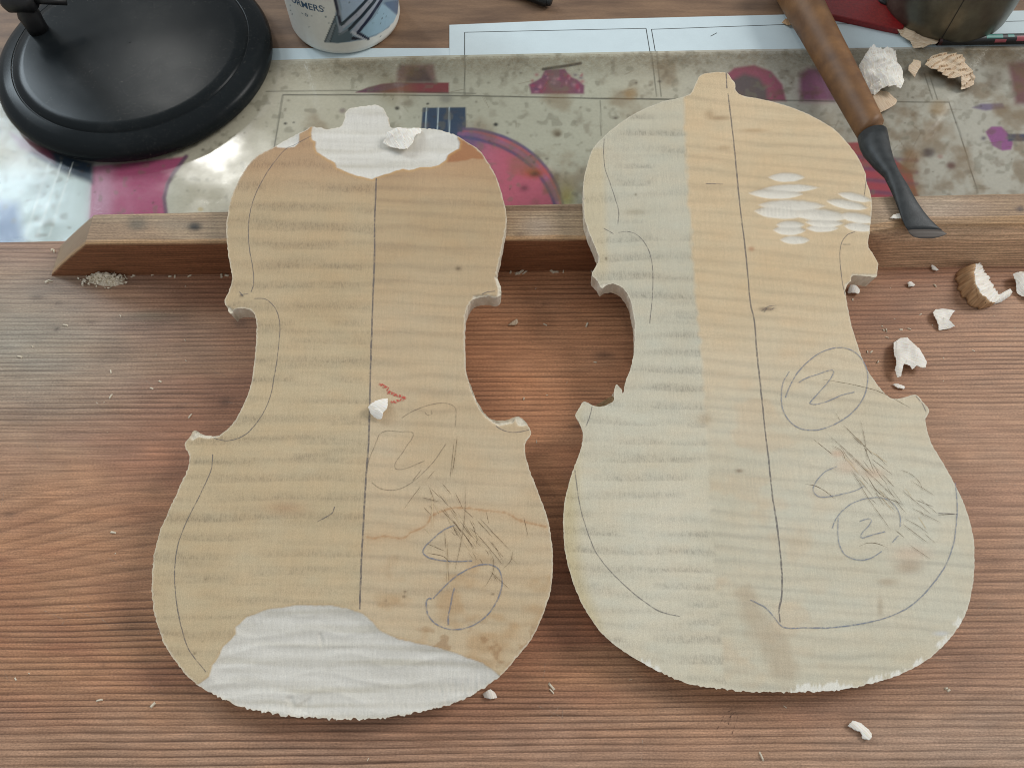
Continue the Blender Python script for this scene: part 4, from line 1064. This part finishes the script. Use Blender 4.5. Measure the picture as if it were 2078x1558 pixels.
obj("body", V, f, M['mugprint'], mug, True, {"col": col})
def on_cyl(p):
    d = ray(p)[0]; o_ = np.array([0, 0, CAM_H])-[mx, my, ZM]
    a = d[0]**2+d[1]**2; b = 2*(o_[0]*d[0]+o_[1]*d[1]); c = o_[0]**2+o_[1]**2-R_M**2
    t = (-b-math.sqrt(max(0, b*b-4*a*c)))/(2*a); q = o_+d*t
    return math.atan2(q[0], -q[1]), q[2]
def wrap_text(name, body, right_px, size, mat, lift=.00012, shear=0.0, extr=0.0, bold=.0):
    cu = bpy.data.curves.new(name, 'FONT'); cu.body = body; cu.size = size; cu.shear = shear; cu.offset = bold; cu.align_x = 'RIGHT'
    t = bpy.data.objects.new(name, cu); scene.collection.objects.link(t)
    bpy.context.view_layer.update()
    me = bpy.data.meshes.new_from_object(t.evaluated_get(bpy.context.evaluated_depsgraph_get()))
    bpy.data.objects.remove(t)
    a1, z1 = on_cyl(right_px)
    vv = []
    for p in me.vertices:
        an = a1+p.co.x/R_M; vv.append(((R_M+lift)*math.sin(an), -(R_M+lift)*math.cos(an), z1+p.co.y))
    return obj(name, vv, [tuple(q.vertices) for q in me.polygons], mat, mug, False)
wrap_text("printed_lettering", "FORMERS", (658, 25), .0078, M['text_blue'], bold=.0001)
wrap_text("printed_mark", "- o", (626, 35), .0055, M['text_blue'], lift=.00015)
tube("handle", [(.0, .043, .078), (0, .060, .082), (0, .070, .066), (0, .070, .040), (0, .060, .024), (0, .043, .026)], [.006]*6, M['white_glaze'], mug)

# ------------------------------------------------------------------ dark metal cup
cx_, cy_, ZC = .3515, .5665, -.0054
cup = empty("metal_cup", (cx_, cy_, ZC)); tag(cup, "dark brushed metal cup standing behind the pencil", "cup")
v, f = lathe([(.001, .0), (.040, .0), (.0455, .0012), (.0485, .0042), (.0498, .0085), (.0502, .02), (.0502, .108), (.0498, .1095), (.049, .1085), (.0488, .02), (.044, .006), (.001, .005)], 96)
obj("body", v, f, M['cup'], cup)
d = ray((1912, 60))[0]; an = math.atan2(onz((1914, 62), .004)[0][0]-cx_, -(onz((1914, 62), .004)[0][1]-cy_))
V = []
for z in np.linspace(.008, .106, 12):
    for s in (-.008, .008):
        V.append((.05035*math.sin(an+s), -.05035*math.cos(an+s), z))
obj("seam", V, grid_faces(2, 12), M['seam'], cup, False)

# ------------------------------------------------------------------ red leather case with a snap
zr = -.0005
q = onz([(1668, -80), (1673, 27), (1700, 33), (1800, 55), (1826, 60), (1834, 57), (1838, 48), (1852, -6), (1864, -80)], zr)[:, :2]
case = empty("red_leather_case", (q[:, 0].mean(), q[:, 1].mean(), -.0054)); tag(case, "red leather case with a black press stud lying on the white sheet", "leather case")
qq = q-q.mean(0); n = len(qq); V = []
for sc, z in ((.985, .0), (1.0, .0008), (1.0, .0034), (.992, .0046), (.96, .0050)):
    V += [(a*sc, b*sc, z) for a, b in qq]
F = grid_faces(n, 5, True)+[tuple(range(n))[::-1], tuple(range(4*n, 5*n))]
obj("case_body", V, F, M['red'], case, False)
sp = onz((1797, 1), zr)[0]-[*q.mean(0), -.0054]
v, f = lathe([(.0062, .0), (.0062, .0014), (.005, .0024), (.0036, .0018), (.0012, .0022), (.0003, .0022)], 32)
o = obj("press_stud", v, f, M['black_rubber'], case); o.location = (sp[0], sp[1], .0050)

# ------------------------------------------------------------------ pencil behind the film edge
pa = onz((1906, 79), .0)[0]; pb = onz((2400, 71), .0)[0]
pen_len = np.linalg.norm(pb-pa); dirp = (pb-pa)/pen_len
pencil = empty("pencil", (pa[0], pa[1], -.0054), (0, 0, math.atan2(dirp[1], dirp[0])))
tag(pencil, "black pencil with teal and pink decoration lying in front of the metal cup", "pencil")
rp = .0040
def pcyl(name, x0, x1, r, mat, a0=0, a1=2*math.pi, n=25):
    V = []
    for x in np.linspace(x0, x1, 6):
        for i in range(n):
            a = a0+(a1-a0)*i/(n-1); V.append((x, -r*math.sin(a), rp+r*math.cos(a)))
    F = grid_faces(n, 6)
    if abs(a1-a0-2*math.pi) < 1e-3: F += [tuple(range(n-1)), tuple(range(5*n, 6*n-1))[::-1]]
    return obj(name, V, F, mat, pencil)
pcyl("barrel", .0018, pen_len, rp, M['black_rubber'])
pcyl("end_cap", -.0006, .0018, rp*.96, noisy_mat("oxblood_lacquer", (62, 26, 26), .35, .1, bmp=0))
for x0, x1, a0, a1, m in [(.036, .049, -.2, .7, 'teal'), (.043, .052, .9, 1.5, 'pink'), (.053, .058, -.1, .5, 'teal'), (.060, .076, .3, 1.3, 'pink'), (.080, .10, -.2, 1.2, 'teal')]:
    pcyl("decoration", x0, x1, rp+.00006, M[m], a0, a1, 8)
cu = bpy.data.curves.new("grade", 'FONT'); cu.body = "HB"; cu.size = .0036
t = bpy.data.objects.new("grade", cu); scene.collection.objects.link(t); bpy.context.view_layer.update()
me = bpy.data.meshes.new_from_object(t.evaluated_get(bpy.context.evaluated_depsgraph_get())); bpy.data.objects.remove(t)
V = [(.0145+p.co.x, -(rp+.00008)*math.sin(.85-p.co.y/rp), rp+(rp+.00008)*math.cos(.85-p.co.y/rp)) for p in me.vertices]
obj("grade_lettering", V, [tuple(q.vertices) for q in me.polygons], M['text_white'], pencil, False)

# ------------------------------------------------------------------ black marker at the far side
ma = onz((1040, -26), 0)[0]; mb = onz((1117, 3), 0)[0]
mk = empty("marker_pen", (mb[0], mb[1], ZT)); tag(mk, "blunt black marker pen end on the table beyond the white sheet", "marker")
dv = (ma-mb)/np.linalg.norm(ma-mb)
tube("barrel", [dv*.002+[0, 0, .0052], dv*.004+[0, 0, .0052], dv*.03+[0, 0, .0052], dv*.10+[0, 0, .0052]], [.0038, .0048, .0052, .0052], M['black_rubber'], mk)
tube("end_plug", [dv*-.0006+[0, 0, .0052], dv*.002+[0, 0, .0052]], [.003, .0038], M['black_rubber'], mk)

# ------------------------------------------------------------------ the gouge
hB = .0333
def st_px(l_, r_, z, th):
    a = onz([l_, r_], z); c = a.mean(0); s = (a[1]-a[0])/2
    return c, s, np.array([0, 0, th])
bl = [((1742, 276), (1798.5, 273), .0255, None), ((1746, 292), (1802, 290), .0275, None), ((1752, 308), (1806, 306), .0292, .0078), ((1773, 334), (1813, 330), .0322, .0062), ((1795, 356), (1823, 352), .0352, .0046), ((1808, 385), (1843, 380), .0372, .0036), ((1815, 402), (1852, 396), .0373, .0031), ((1821, 418), (1862, 412), .0372, .0027), ((1826, 433), (1874, 429), .0369, .0023), ((1831, 447), (1888, 446), .0365, .0019), ((1837, 460), (1903, 460), .0360, .0015), ((1842, 467), (1912, 467.5), .0357, .0013)]
g0 = onz((1766, 262), .025)[0]
gouge = empty("gouge", (g0[0], g0[1], 0)); tag(gouge, "bent gouge with worn wooden handle and black steel blade resting on the batten", "gouge")
org = np.array([g0[0], g0[1], 0])
S = []
for l_, r_, z, th in bl:
    c, s, u = st_px(l_, r_, z, th or np.linalg.norm(onz([l_, r_], z)[1]-onz([l_, r_], z)[0])/2*.98); S.append((c-org, s, u))
vv, ff = loft(S, 28); obj("blade", vv, ff, M['steel'], gouge)
S = []
for l_, r_, z, th in [((1842, 467.5), (1912, 468), .0357, .00125), ((1846, 475), (1922, 475), .0351, .0008), ((1853, 480.5), (1911, 480), .0348, .0005), ((1866, 484), (1894, 484), .0346, .0003)]:
    c, s, u = st_px(l_, r_, z, th); S.append((c-org, s, u))
vv, ff = loft(S, 28); obj("bevel", vv, ff, M['bevel'], gouge)
S = []
for y, w, z in [(-62, 40, .0112), (-58, 60, .0113), (-48, 70, .0114), (0, 67, .0140), (44, 62, .0160), (100, 59, .0180), (150, 57.5, .0200), (200, 55, .0222), (235, 53, .0238), (256, 51.5, .0248), (266, 49, .0252)]:
    c = np.array([1626+.537*y, y]); p = np.array([.881, -.473])*w/2
    cc, s, u = st_px(tuple(c-p), tuple(c+p), z, 0); rr = np.linalg.norm(s); S.append((cc-org, s, np.array([0, 0, rr])))
vv, ff = loft(S, 32); obj("handle", vv, ff, M['handle'], gouge)

# ------------------------------------------------------------------ shavings
def chip(name, label, poly, z0, mat, curl=0.0, ang=0.0, mode='arch', fiss=0, famp=.0006, lift=.0003, thick=.0005, tilt=0, plate=None, rag=.00022, group="wood shavings", step=.0005):
    if plate is None:
        q = onz(poly, z0)[:, :2]
    else:
        q = plate.to_local(poly)
    c = q.mean(0); q = q-c
    qc = np.vstack([q, q[:1]]); sl = np.r_[0, np.cumsum(np.hypot(*np.diff(qc, axis=0).T))]
    tt = np.linspace(0, sl[-1], max(8, int(sl[-1]/step)), endpoint=False)
    o = np.c_[np.interp(tt, sl, qc[:, 0]), np.interp(tt, sl, qc[:, 1])]
    n = len(o); i = np.arange(n)
    o = o+(np.c_[vn(i*.8, 0*i, 1), vn(i*.8, 0*i+9, 2)]-.5)*rag*2.4
    a = math.radians(ang); ca, sa = math.cos(a), math.sin(a)
    R2 = np.array([[ca, sa], [-sa, ca]])
    ol = o@R2.T                                     # u along the curl, w along the fibres
    gu = np.arange(ol[:, 0].min(), ol[:, 0].max(), step); gw = np.arange(ol[:, 1].min(), ol[:, 1].max(), step)
    G = np.array([(x, y) for y in gw for x in gu])
    if len(G): G = G[inside(G, ol)]
    if len(G): G = G[seg_dist(G, np.vstack([ol, ol[:1]])) > step*.45]
    pts = [Vector(p) for p in ol]+[Vector(p) for p in G]
    cv, ce, cf, ov, oe, of = delaunay_2d_cdt(pts, [(k, (k+1) % n) for k in range(n)], [], 1, 1e-7)
    uw = np.array([tuple(p) for p in cv]); u, w = uw[:, 0], uw[:, 1]
    ur = max(abs(u).max(), 1e-5); t = u/ur
    z = curl*(1-t*t) if mode == 'arch' else (curl*t*t if mode == 'dish' else curl*(t*.5+.5)**1.6)
    z = z+.22*curl*(vn(u*130, w*130, 3)-.5)*2+tilt*w
    if fiss:
        ph = (u+.0026*(fbm(w*200, u*90, 2)-.5)*2)/(2*ur)*fiss+.25*vn(w*120, 0*u, 5)
        fr_ = ph-np.floor(ph)
        z = z+famp*fr_*sstep(.2, .45, vn(w*300, np.floor(ph)*3.7, 4)+.12)
    z = z-z.min()
    cv = uw@R2                                      # back to bench axes
    fib = np.c_[u*1000, w*1000, 0*u]
    F = [tuple(f_) for f_ in cf]
    if plate is None:
        ob = obj(name, np.c_[cv, z+lift+thick], F, mat, None, fiss == 0, {"fib": fib}); ob.location = (c[0], c[1], z0)
    else:
        zt = plate.height(np.asarray(poly, float)).max()
        wpt = plate.world(c[None, :], np.array([zt]))[0]
        ob = obj(name, np.c_[cv, z+lift+thick], F, mat, None, fiss == 0, {"fib": fib}); ob.location = wpt; ob.rotation_euler = (plate.tau, 0, 0)
    sm = ob.modifiers.new("solid", 'SOLIDIFY'); sm.thickness = thick; sm.offset = -1
    tag(ob, label, "wood shaving", group)
    return ob
zt_ = lambda q: zz(q, 1650, 0, 4.855)
zr_ = lambda q: zz(q, 1650, 380, 3.388)
chip("wood_shaving", "pale flat shaving half under the big curled shaving beside the gouge handle", zt_([(560, 960), (640, 915), (740, 920), (825, 1000), (800, 1050), (720, 1100), (640, 1130), (590, 1080)]), ZF, M['chip_tan'], .0016, 20)
chip("wood_shaving", "large cracked white shaving curled beside the gouge handle", zt_([(430, 690), (480, 610), (540, 550), (600, 570), (650, 580), (690, 565), (740, 560), (795, 540), (800, 600), (830, 700), (850, 780), (850, 880), (810, 970), (740, 940), (640, 935), (585, 970), (530, 925), (480, 850)]), ZF+.0006, M['chip'], .0085, 8, 'arch', 8, .0016, tilt=.03)
chip("wood_shaving", "small notched shaving between two large cracked shavings on the film", zt_([(925, 680), (965, 640), (980, 605), (1030, 603), (1052, 625), (1045, 690), (1020, 720), (995, 775), (975, 750), (930, 715)]), ZF, M['chip_tan'], .002, 50)
chip("wood_shaving", "broad pinkish tan shaving split by many parallel cracks on the film", zt_([(1090, 660), (1130, 600), (1190, 550), (1280, 545), (1380, 570), (1450, 620), (1465, 660), (1520, 730), (1575, 800), (1575, 850), (1520, 880), (1450, 900), (1435, 860), (1425, 820), (1350, 830), (1270, 810), (1200, 760), (1120, 710)]), ZF, M['chip_tan'], .0055, -58, 'arch', 8, .0017)
chip("wood_shaving", "flat tan shaving between the red case and the metal cup", zt_([(800, 320), (830, 300), (950, 290), (1000, 260), (1040, 220), (1110, 230), (1180, 290), (1270, 325), (1240, 380), (1230, 440), (1190, 470), (1130, 475), (1060, 500), (980, 495), (940, 440), (850, 390), (820, 350)]), -.0052, M['chip_tan'], .0032, 70, 'arch', 3, .0004)
chip("wood_shaving", "brown scrap of shaving beside the gouge handle on the white sheet", [(1586, 48), (1592, 42), (1604, 43), (1616, 48), (1612, 54), (1598, 55)], -.0052, M['chip_brown'], .001)
chip("wood_shaving", "rough white shaving end lying beyond the big brown curl", zr_([(1345, 625), (1400, 606), (1460, 615), (1520, 640), (1600, 690), (1560, 780), (1490, 785), (1430, 765), (1390, 735), (1360, 670)]), .0, M['chip'], .005, 30, 'arch', 5, .001)
chip("wood_shaving", "small torn hourglass shaving on the bench", zr_([(808, 880), (830, 850), (890, 845), (935, 855), (970, 855), (940, 890), (920, 930), (965, 965), (920, 980), (860, 988), (845, 950), (825, 920)]), .0, M['chip'], .0024, 80, 'arch', 3, .0006)
chip("wood_shaving", "white shaving with a ragged split end on the bench beside the second back", zr_([(535, 1090), (590, 1045), (645, 1035), (680, 1090), (720, 1160), (755, 1225), (745, 1270), (715, 1265), (690, 1250), (660, 1275), (640, 1250), (595, 1240), (585, 1320), (560, 1325), (540, 1280), (545, 1240), (530, 1170)]), .0, M['chip'], .0046, 70, 'arch', 3, .0006)
chip("wood_shaving", "short straight white sliver near the corner of the second back", zr_([(540, 1360), (560, 1355), (628, 1372), (620, 1392), (570, 1385)]), .0, M['chip'], .0008)
chip("wood_shaving", "small bent white shaving alone at the bench front", zz([(1380, 975), (1400, 950), (1440, 960), (1480, 990), (1495, 1015), (1480, 1045), (1450, 1035), (1440, 1005), (1410, 995)], 1120, 1050, 2.309), .0, M['chip'], .0016, 45)
chip("wood_shaving", "cupped white shaving on the centre line of the first back", z5b([(60, 440), (100, 390), (180, 340), (295, 303), (300, 380), (295, 450), (250, 500), (225, 580), (170, 575), (130, 555), (80, 500)]), 0, M['chip'], .0034, 60, 'arch', 2, .0005, plate=PL)
chip("wood_shaving", "broad white shaving lying on the carved upper end of the first back", zz([(115, 690), (160, 640), (180, 570), (260, 550), (340, 510), (450, 530), (560, 500), (640, 475), (660, 500), (655, 550), (590, 610), (560, 650), (550, 720), (470, 800), (420, 810), (330, 790), (230, 750), (160, 725)], 760, 190, 6.927), 0, M['chip'], .0034, 30, 'arch', 5, .0006, plate=PL)
chip("wood_shaving", "thin scrap peeping out under the gouge blade on the batten", zr_([(525, 218), (545, 198), (590, 192), (640, 196), (640, 228), (590, 226), (560, 224)]), hB+.0004, M['chip'], .0008)
chip("wood_shaving", "small white flake in the broken corner of the second back", zz([(440, 1160), (470, 990), (560, 975), (700, 1000), (840, 1070), (830, 1180), (740, 1250), (600, 1220), (460, 1200)], 1690, 520, 15.58), .0, M['chip'], .0022, 0)
chip("wood_shaving", "tiny crumpled shaving touching the tail shadow of the first back", zz([(1615, 825), (1650, 803), (1672, 818), (1684, 845), (1650, 852), (1622, 842)], 280, 1050, 2.309), .0, M['chip'], .002, 20)
for q, lb in [([(800, 545), (830, 545), (855, 575), (840, 585), (810, 570)], "little hooked shaving at the foot of the batten"), ([(640, 665), (668, 655), (695, 675), (682, 692), (650, 690)], "little oval white flake just in front of the batten"), ([(615, 455), (650, 446), (690, 468), (686, 490), (752, 512), (742, 520), (690, 508), (655, 488), (640, 466)], "thin stringy shaving caught on the front of the batten")]:
    zc = .0 if lb[:13] != "thin stringy " else .0
    chip("wood_shaving", lb, zr_(q), zc, M['chip'], .0012, 40, rag=.0003, step=.0005)
chip("wood_shaving", "translucent triangular flake on the bench between the two backs", [(1031, 661), (1038, 655), (1049, 649), (1052, 656), (1046, 662)], .0, M['chip_tan'], .0006, step=.0006, rag=.0002)

# the big brown curl: a trough of wood, old face outside and fresh face inside
def curl_shaving():
    A = zr_([(1000, 575), (978, 610), (985, 670), (1010, 735), (1060, 795), (1130, 832), (1215, 822)])
    B = zr_([(1115, 528), (1105, 590), (1108, 650), (1128, 702), (1168, 752), (1210, 790), (1246, 800)])
    C = zr_([(1138, 522), (1165, 575), (1205, 630), (1232, 668), (1252, 712), (1275, 735), (1300, 745)])
    zA = np.linspace(.0004, .0004, 7); zB = np.array([.006, .0085, .0105, .011, .0095, .006, .003]); zC = np.array([.004, .004, .0035, .003, .0025, .002, .0016])
    lines = []
    for poly, z in ((A, zA), (B, zB), (C, zC)):
        w = np.array([onz(p, zz_)[0] for p, zz_ in zip(poly, z)]); lines.append(crom(w, .0006)[:])
    m = 44
    lines = [np.column_stack([np.interp(np.linspace(0, 1, m), np.linspace(0, 1, len(l_)), l_[:, k]) for k in range(3)]) for l_ in lines]
    for q_, l_ in enumerate(lines):
        ii = np.arange(m); jg = (vn(ii*1.1, 0*ii, q_+1)-.5)*.0022+(vn(ii*.45, 0*ii, q_+3)-.5)*.002
        l_[:, 0] += jg*(.9, .25, .8)[q_]; l_[:, 1] += jg*(.5, .1, .5)[q_]
    base = lines[0].mean(0); base[2] = 0
    o = empty("curled_shaving", base); tag(o, "big curled shaving with brown outer face and white inner face on the bench", "wood shaving", "wood shavings")
    def patch(name, a, b, bow, mat, n=16):
        V = []
        for j in range(n):
            t = j/(n-1)
            for i in range(m):
                p = a[i]*(1-t)+b[i]*t
                p = p+np.array([0, 0, bow*4*t*(1-t)])
                k = .0011*(vn(i*.9, t*5, 3)-.5)+.0008*((i*.16+vn(t*3, i*.1, 2)) % 1)
                p = p+np.array([k*.6, k*.4, k if 0 < j < n-1 else k*.3])
                p[2] = max(p[2], .0003); V.append(p-base)
        fb = np.array([(i*.5, j*.6, 0) for j in range(n) for i in range(m)])
        ob = obj(name, V, grid_faces(m, n), mat, o, True, {"fib": fb})
        s = ob.modifiers.new("solid", 'SOLIDIFY'); s.thickness = .0004; s.offset = 0
    patch("outer_face", lines[0], lines[1], .0022, M['chip_brown'])
    patch("inner_face", lines[1], lines[2], -.0006, M['chip'])
    T_ = zr_([(1205, 818), (1240, 785), (1290, 735), (1345, 705), (1366, 722), (1350, 750), (1290, 790)])
    w = onz(T_, .0005); V = np.c_[w[:, :2], np.full(len(w), .0005)]-base
    V[:, 2] += [0, .001, .0018, .0012, .0004, 0, 0]
    ob = obj("tail", V, [(0, 1, 6), (1, 2, 6), (2, 5, 6), (2, 3, 5), (3, 4, 5)], M['chip'], o, True, {"fib": V*1000})
    s = ob.modifiers.new("solid", 'SOLIDIFY'); s.thickness = .0004
curl_shaving()

# a pinch of fine curls against the batten
def curls(V, F, c, r, l_, w, a, zc):
    n = 9; k = len(V); d = np.array([math.cos(a), math.sin(a), 0]); sd = np.array([-d[1], d[0], 0]); tw = rnd.uniform(-1, 1)
    turn = rnd.uniform(1.5, 4.5)
    for i in range(n):
        t = i/(n-1); th = t*turn
        p = np.array([c[0], c[1], zc])+d*r*math.sin(th)+np.array([0, 0, r*(1-math.cos(th))*.7])+sd*(t*l_*tw)
        for s in (-.5, .5): V.append(p+sd*w*s)
    F += [(k+2*i, k+2*i+1, k+2*i+3, k+2*i+2) for i in range(n-1)]
V = []; F = []
for k in range(240):
    t = rnd.gauss(0, .42); u_ = rnd.gauss(0, .42)
    p = onz((217+t*42, 570+u_*13), .0)[0]
    hgt = max(0, 1-t*t*.9-u_*u_*.9)*.006
    curls(V, F, p, rnd.uniform(.0004, .0011), rnd.uniform(.0004, .0026), rnd.uniform(.0008, .0022), rnd.uniform(0, 6.28), .0003+rnd.uniform(0, 1)*hgt)
k0 = len(V); gn = 22
for j in range(gn):
    for i in range(gn):
        a, b = i/(gn-1)*2-1, j/(gn-1)*2-1
        p = onz((217+a*36+4*b, 570+b*11), .0)[0]; r2 = a*a+b*b+.5*(vn(i*.6, j*.6, 2)-.5)
        V.append(np.array([p[0], p[1], -.0004+.0066*max(0, 1-r2)*(.6+.8*vn(i*.8, j*.8, 4))]))
F += [tuple(k0+q_ for q_ in f_) for f_ in grid_faces(gn, gn)]
o = obj("shaving_heap", V, F, noisy_mat("dull_fine_shavings", (236, 228, 210), .8, .08, 300, rgb2=(220, 208, 184)), None, False)
tag(o, "little heap of fine pale curls against the front of the batten", "wood shavings", kind="stuff")

# crumbs and sawdust
V = []; F = []
def crumb(p, s):
    k = len(V); a = rnd.uniform(0, 6.28); l_ = s*rnd.uniform(1, 2.2); w = s*rnd.uniform(.35, .8); h = s*rnd.uniform(.2, .5)
    d = np.array([math.cos(a), math.sin(a), 0]); n = np.array([-d[1], d[0], 0])
    for z, sc in ((0, 1), (h, .6)):
        for x, y in ((-1, -1), (1, -.7), (.8, 1), (-.9, .8)): V.append(np.array([p[0], p[1], p[2]+z+.00005])+d*l_*.5*x*sc+n*w*.5*y*sc)
    F.extend([(k+3, k+2, k+1, k), (k+4, k+5, k+6, k+7)]+[(k+i, k+(i+1) % 4, k+4+(i+1) % 4, k+4+i) for i in range(4)])
for k in range(90):
    x, y = rnd.uniform(-60, 2140), rnd.uniform(565, 1600)
    if x > 1650: y = 560+abs(rnd.gauss(0, 260))
    crumb(onz((x, y), 0)[0], rnd.choice([.0005, .0006, .0008, .0011]))
for x, y, s in [(1798, 668, .0018), (1828, 667, .0018), (1845, 666, .0016), (1868, 636, .0012), (1790, 660, .0012), (1793, 668, .0016), (1760, 712, .0016), (1768, 712, .0018), (1781, 733, .0018), (1800, 683, .0012), (1897, 578, .0016), (1772, 535, .0022), (1790, 532, .0018), (1840, 536, .002), (1855, 532, .003), (1870, 533, .002), (1910, 532, .0022), (1935, 530, .002), (1730, 606, .0018),
                (225, 802, .0022), (308, 786, .0016), (325, 772, .0018), (133, 658, .002), (66, 701, .0014), (225, 752, .0016), (40, 722, .0018), (386, 842, .0018), (106, 505, .0022), (110, 508, .002), (95, 570, .0024), (102, 568, .002), (230, 1078, .0024), (202, 1418, .0028), (310, 1428, .002), (1119, 1390, .0022), (1120, 1400, .0018), (1545, 1532, .0022), (1925, 1398, .0022), (1920, 1394, .0018), (1191, 657, .0018), (1063, 807, .0022), (1208, 733, .0016), (1106, 657, .0014), (1110, 800, .0012), (1058, 550, .003), (1050, 553, .0028), (1036, 551, .002), (1065, 551, .0024), (1120, 549, .0022), (1128, 550, .0024), (1143, 549, .0018), (1200, 548, .002), (270, 559, .0018), (310, 556, .0014), (345, 559, .0022), (355, 559, .002), (385, 558, .002), (450, 558, .0026), (460, 557, .002), (160, 537, .0022)]:
    crumb(onz((x, y+2), 0)[0], s)
o = obj("sawdust_crumbs", V, F, noisy_mat("pale_crumbs", (222, 210, 188), .8, .1), None, False); tag(o, "scattered pale sawdust crumbs over the bench top", "sawdust", kind="stuff")
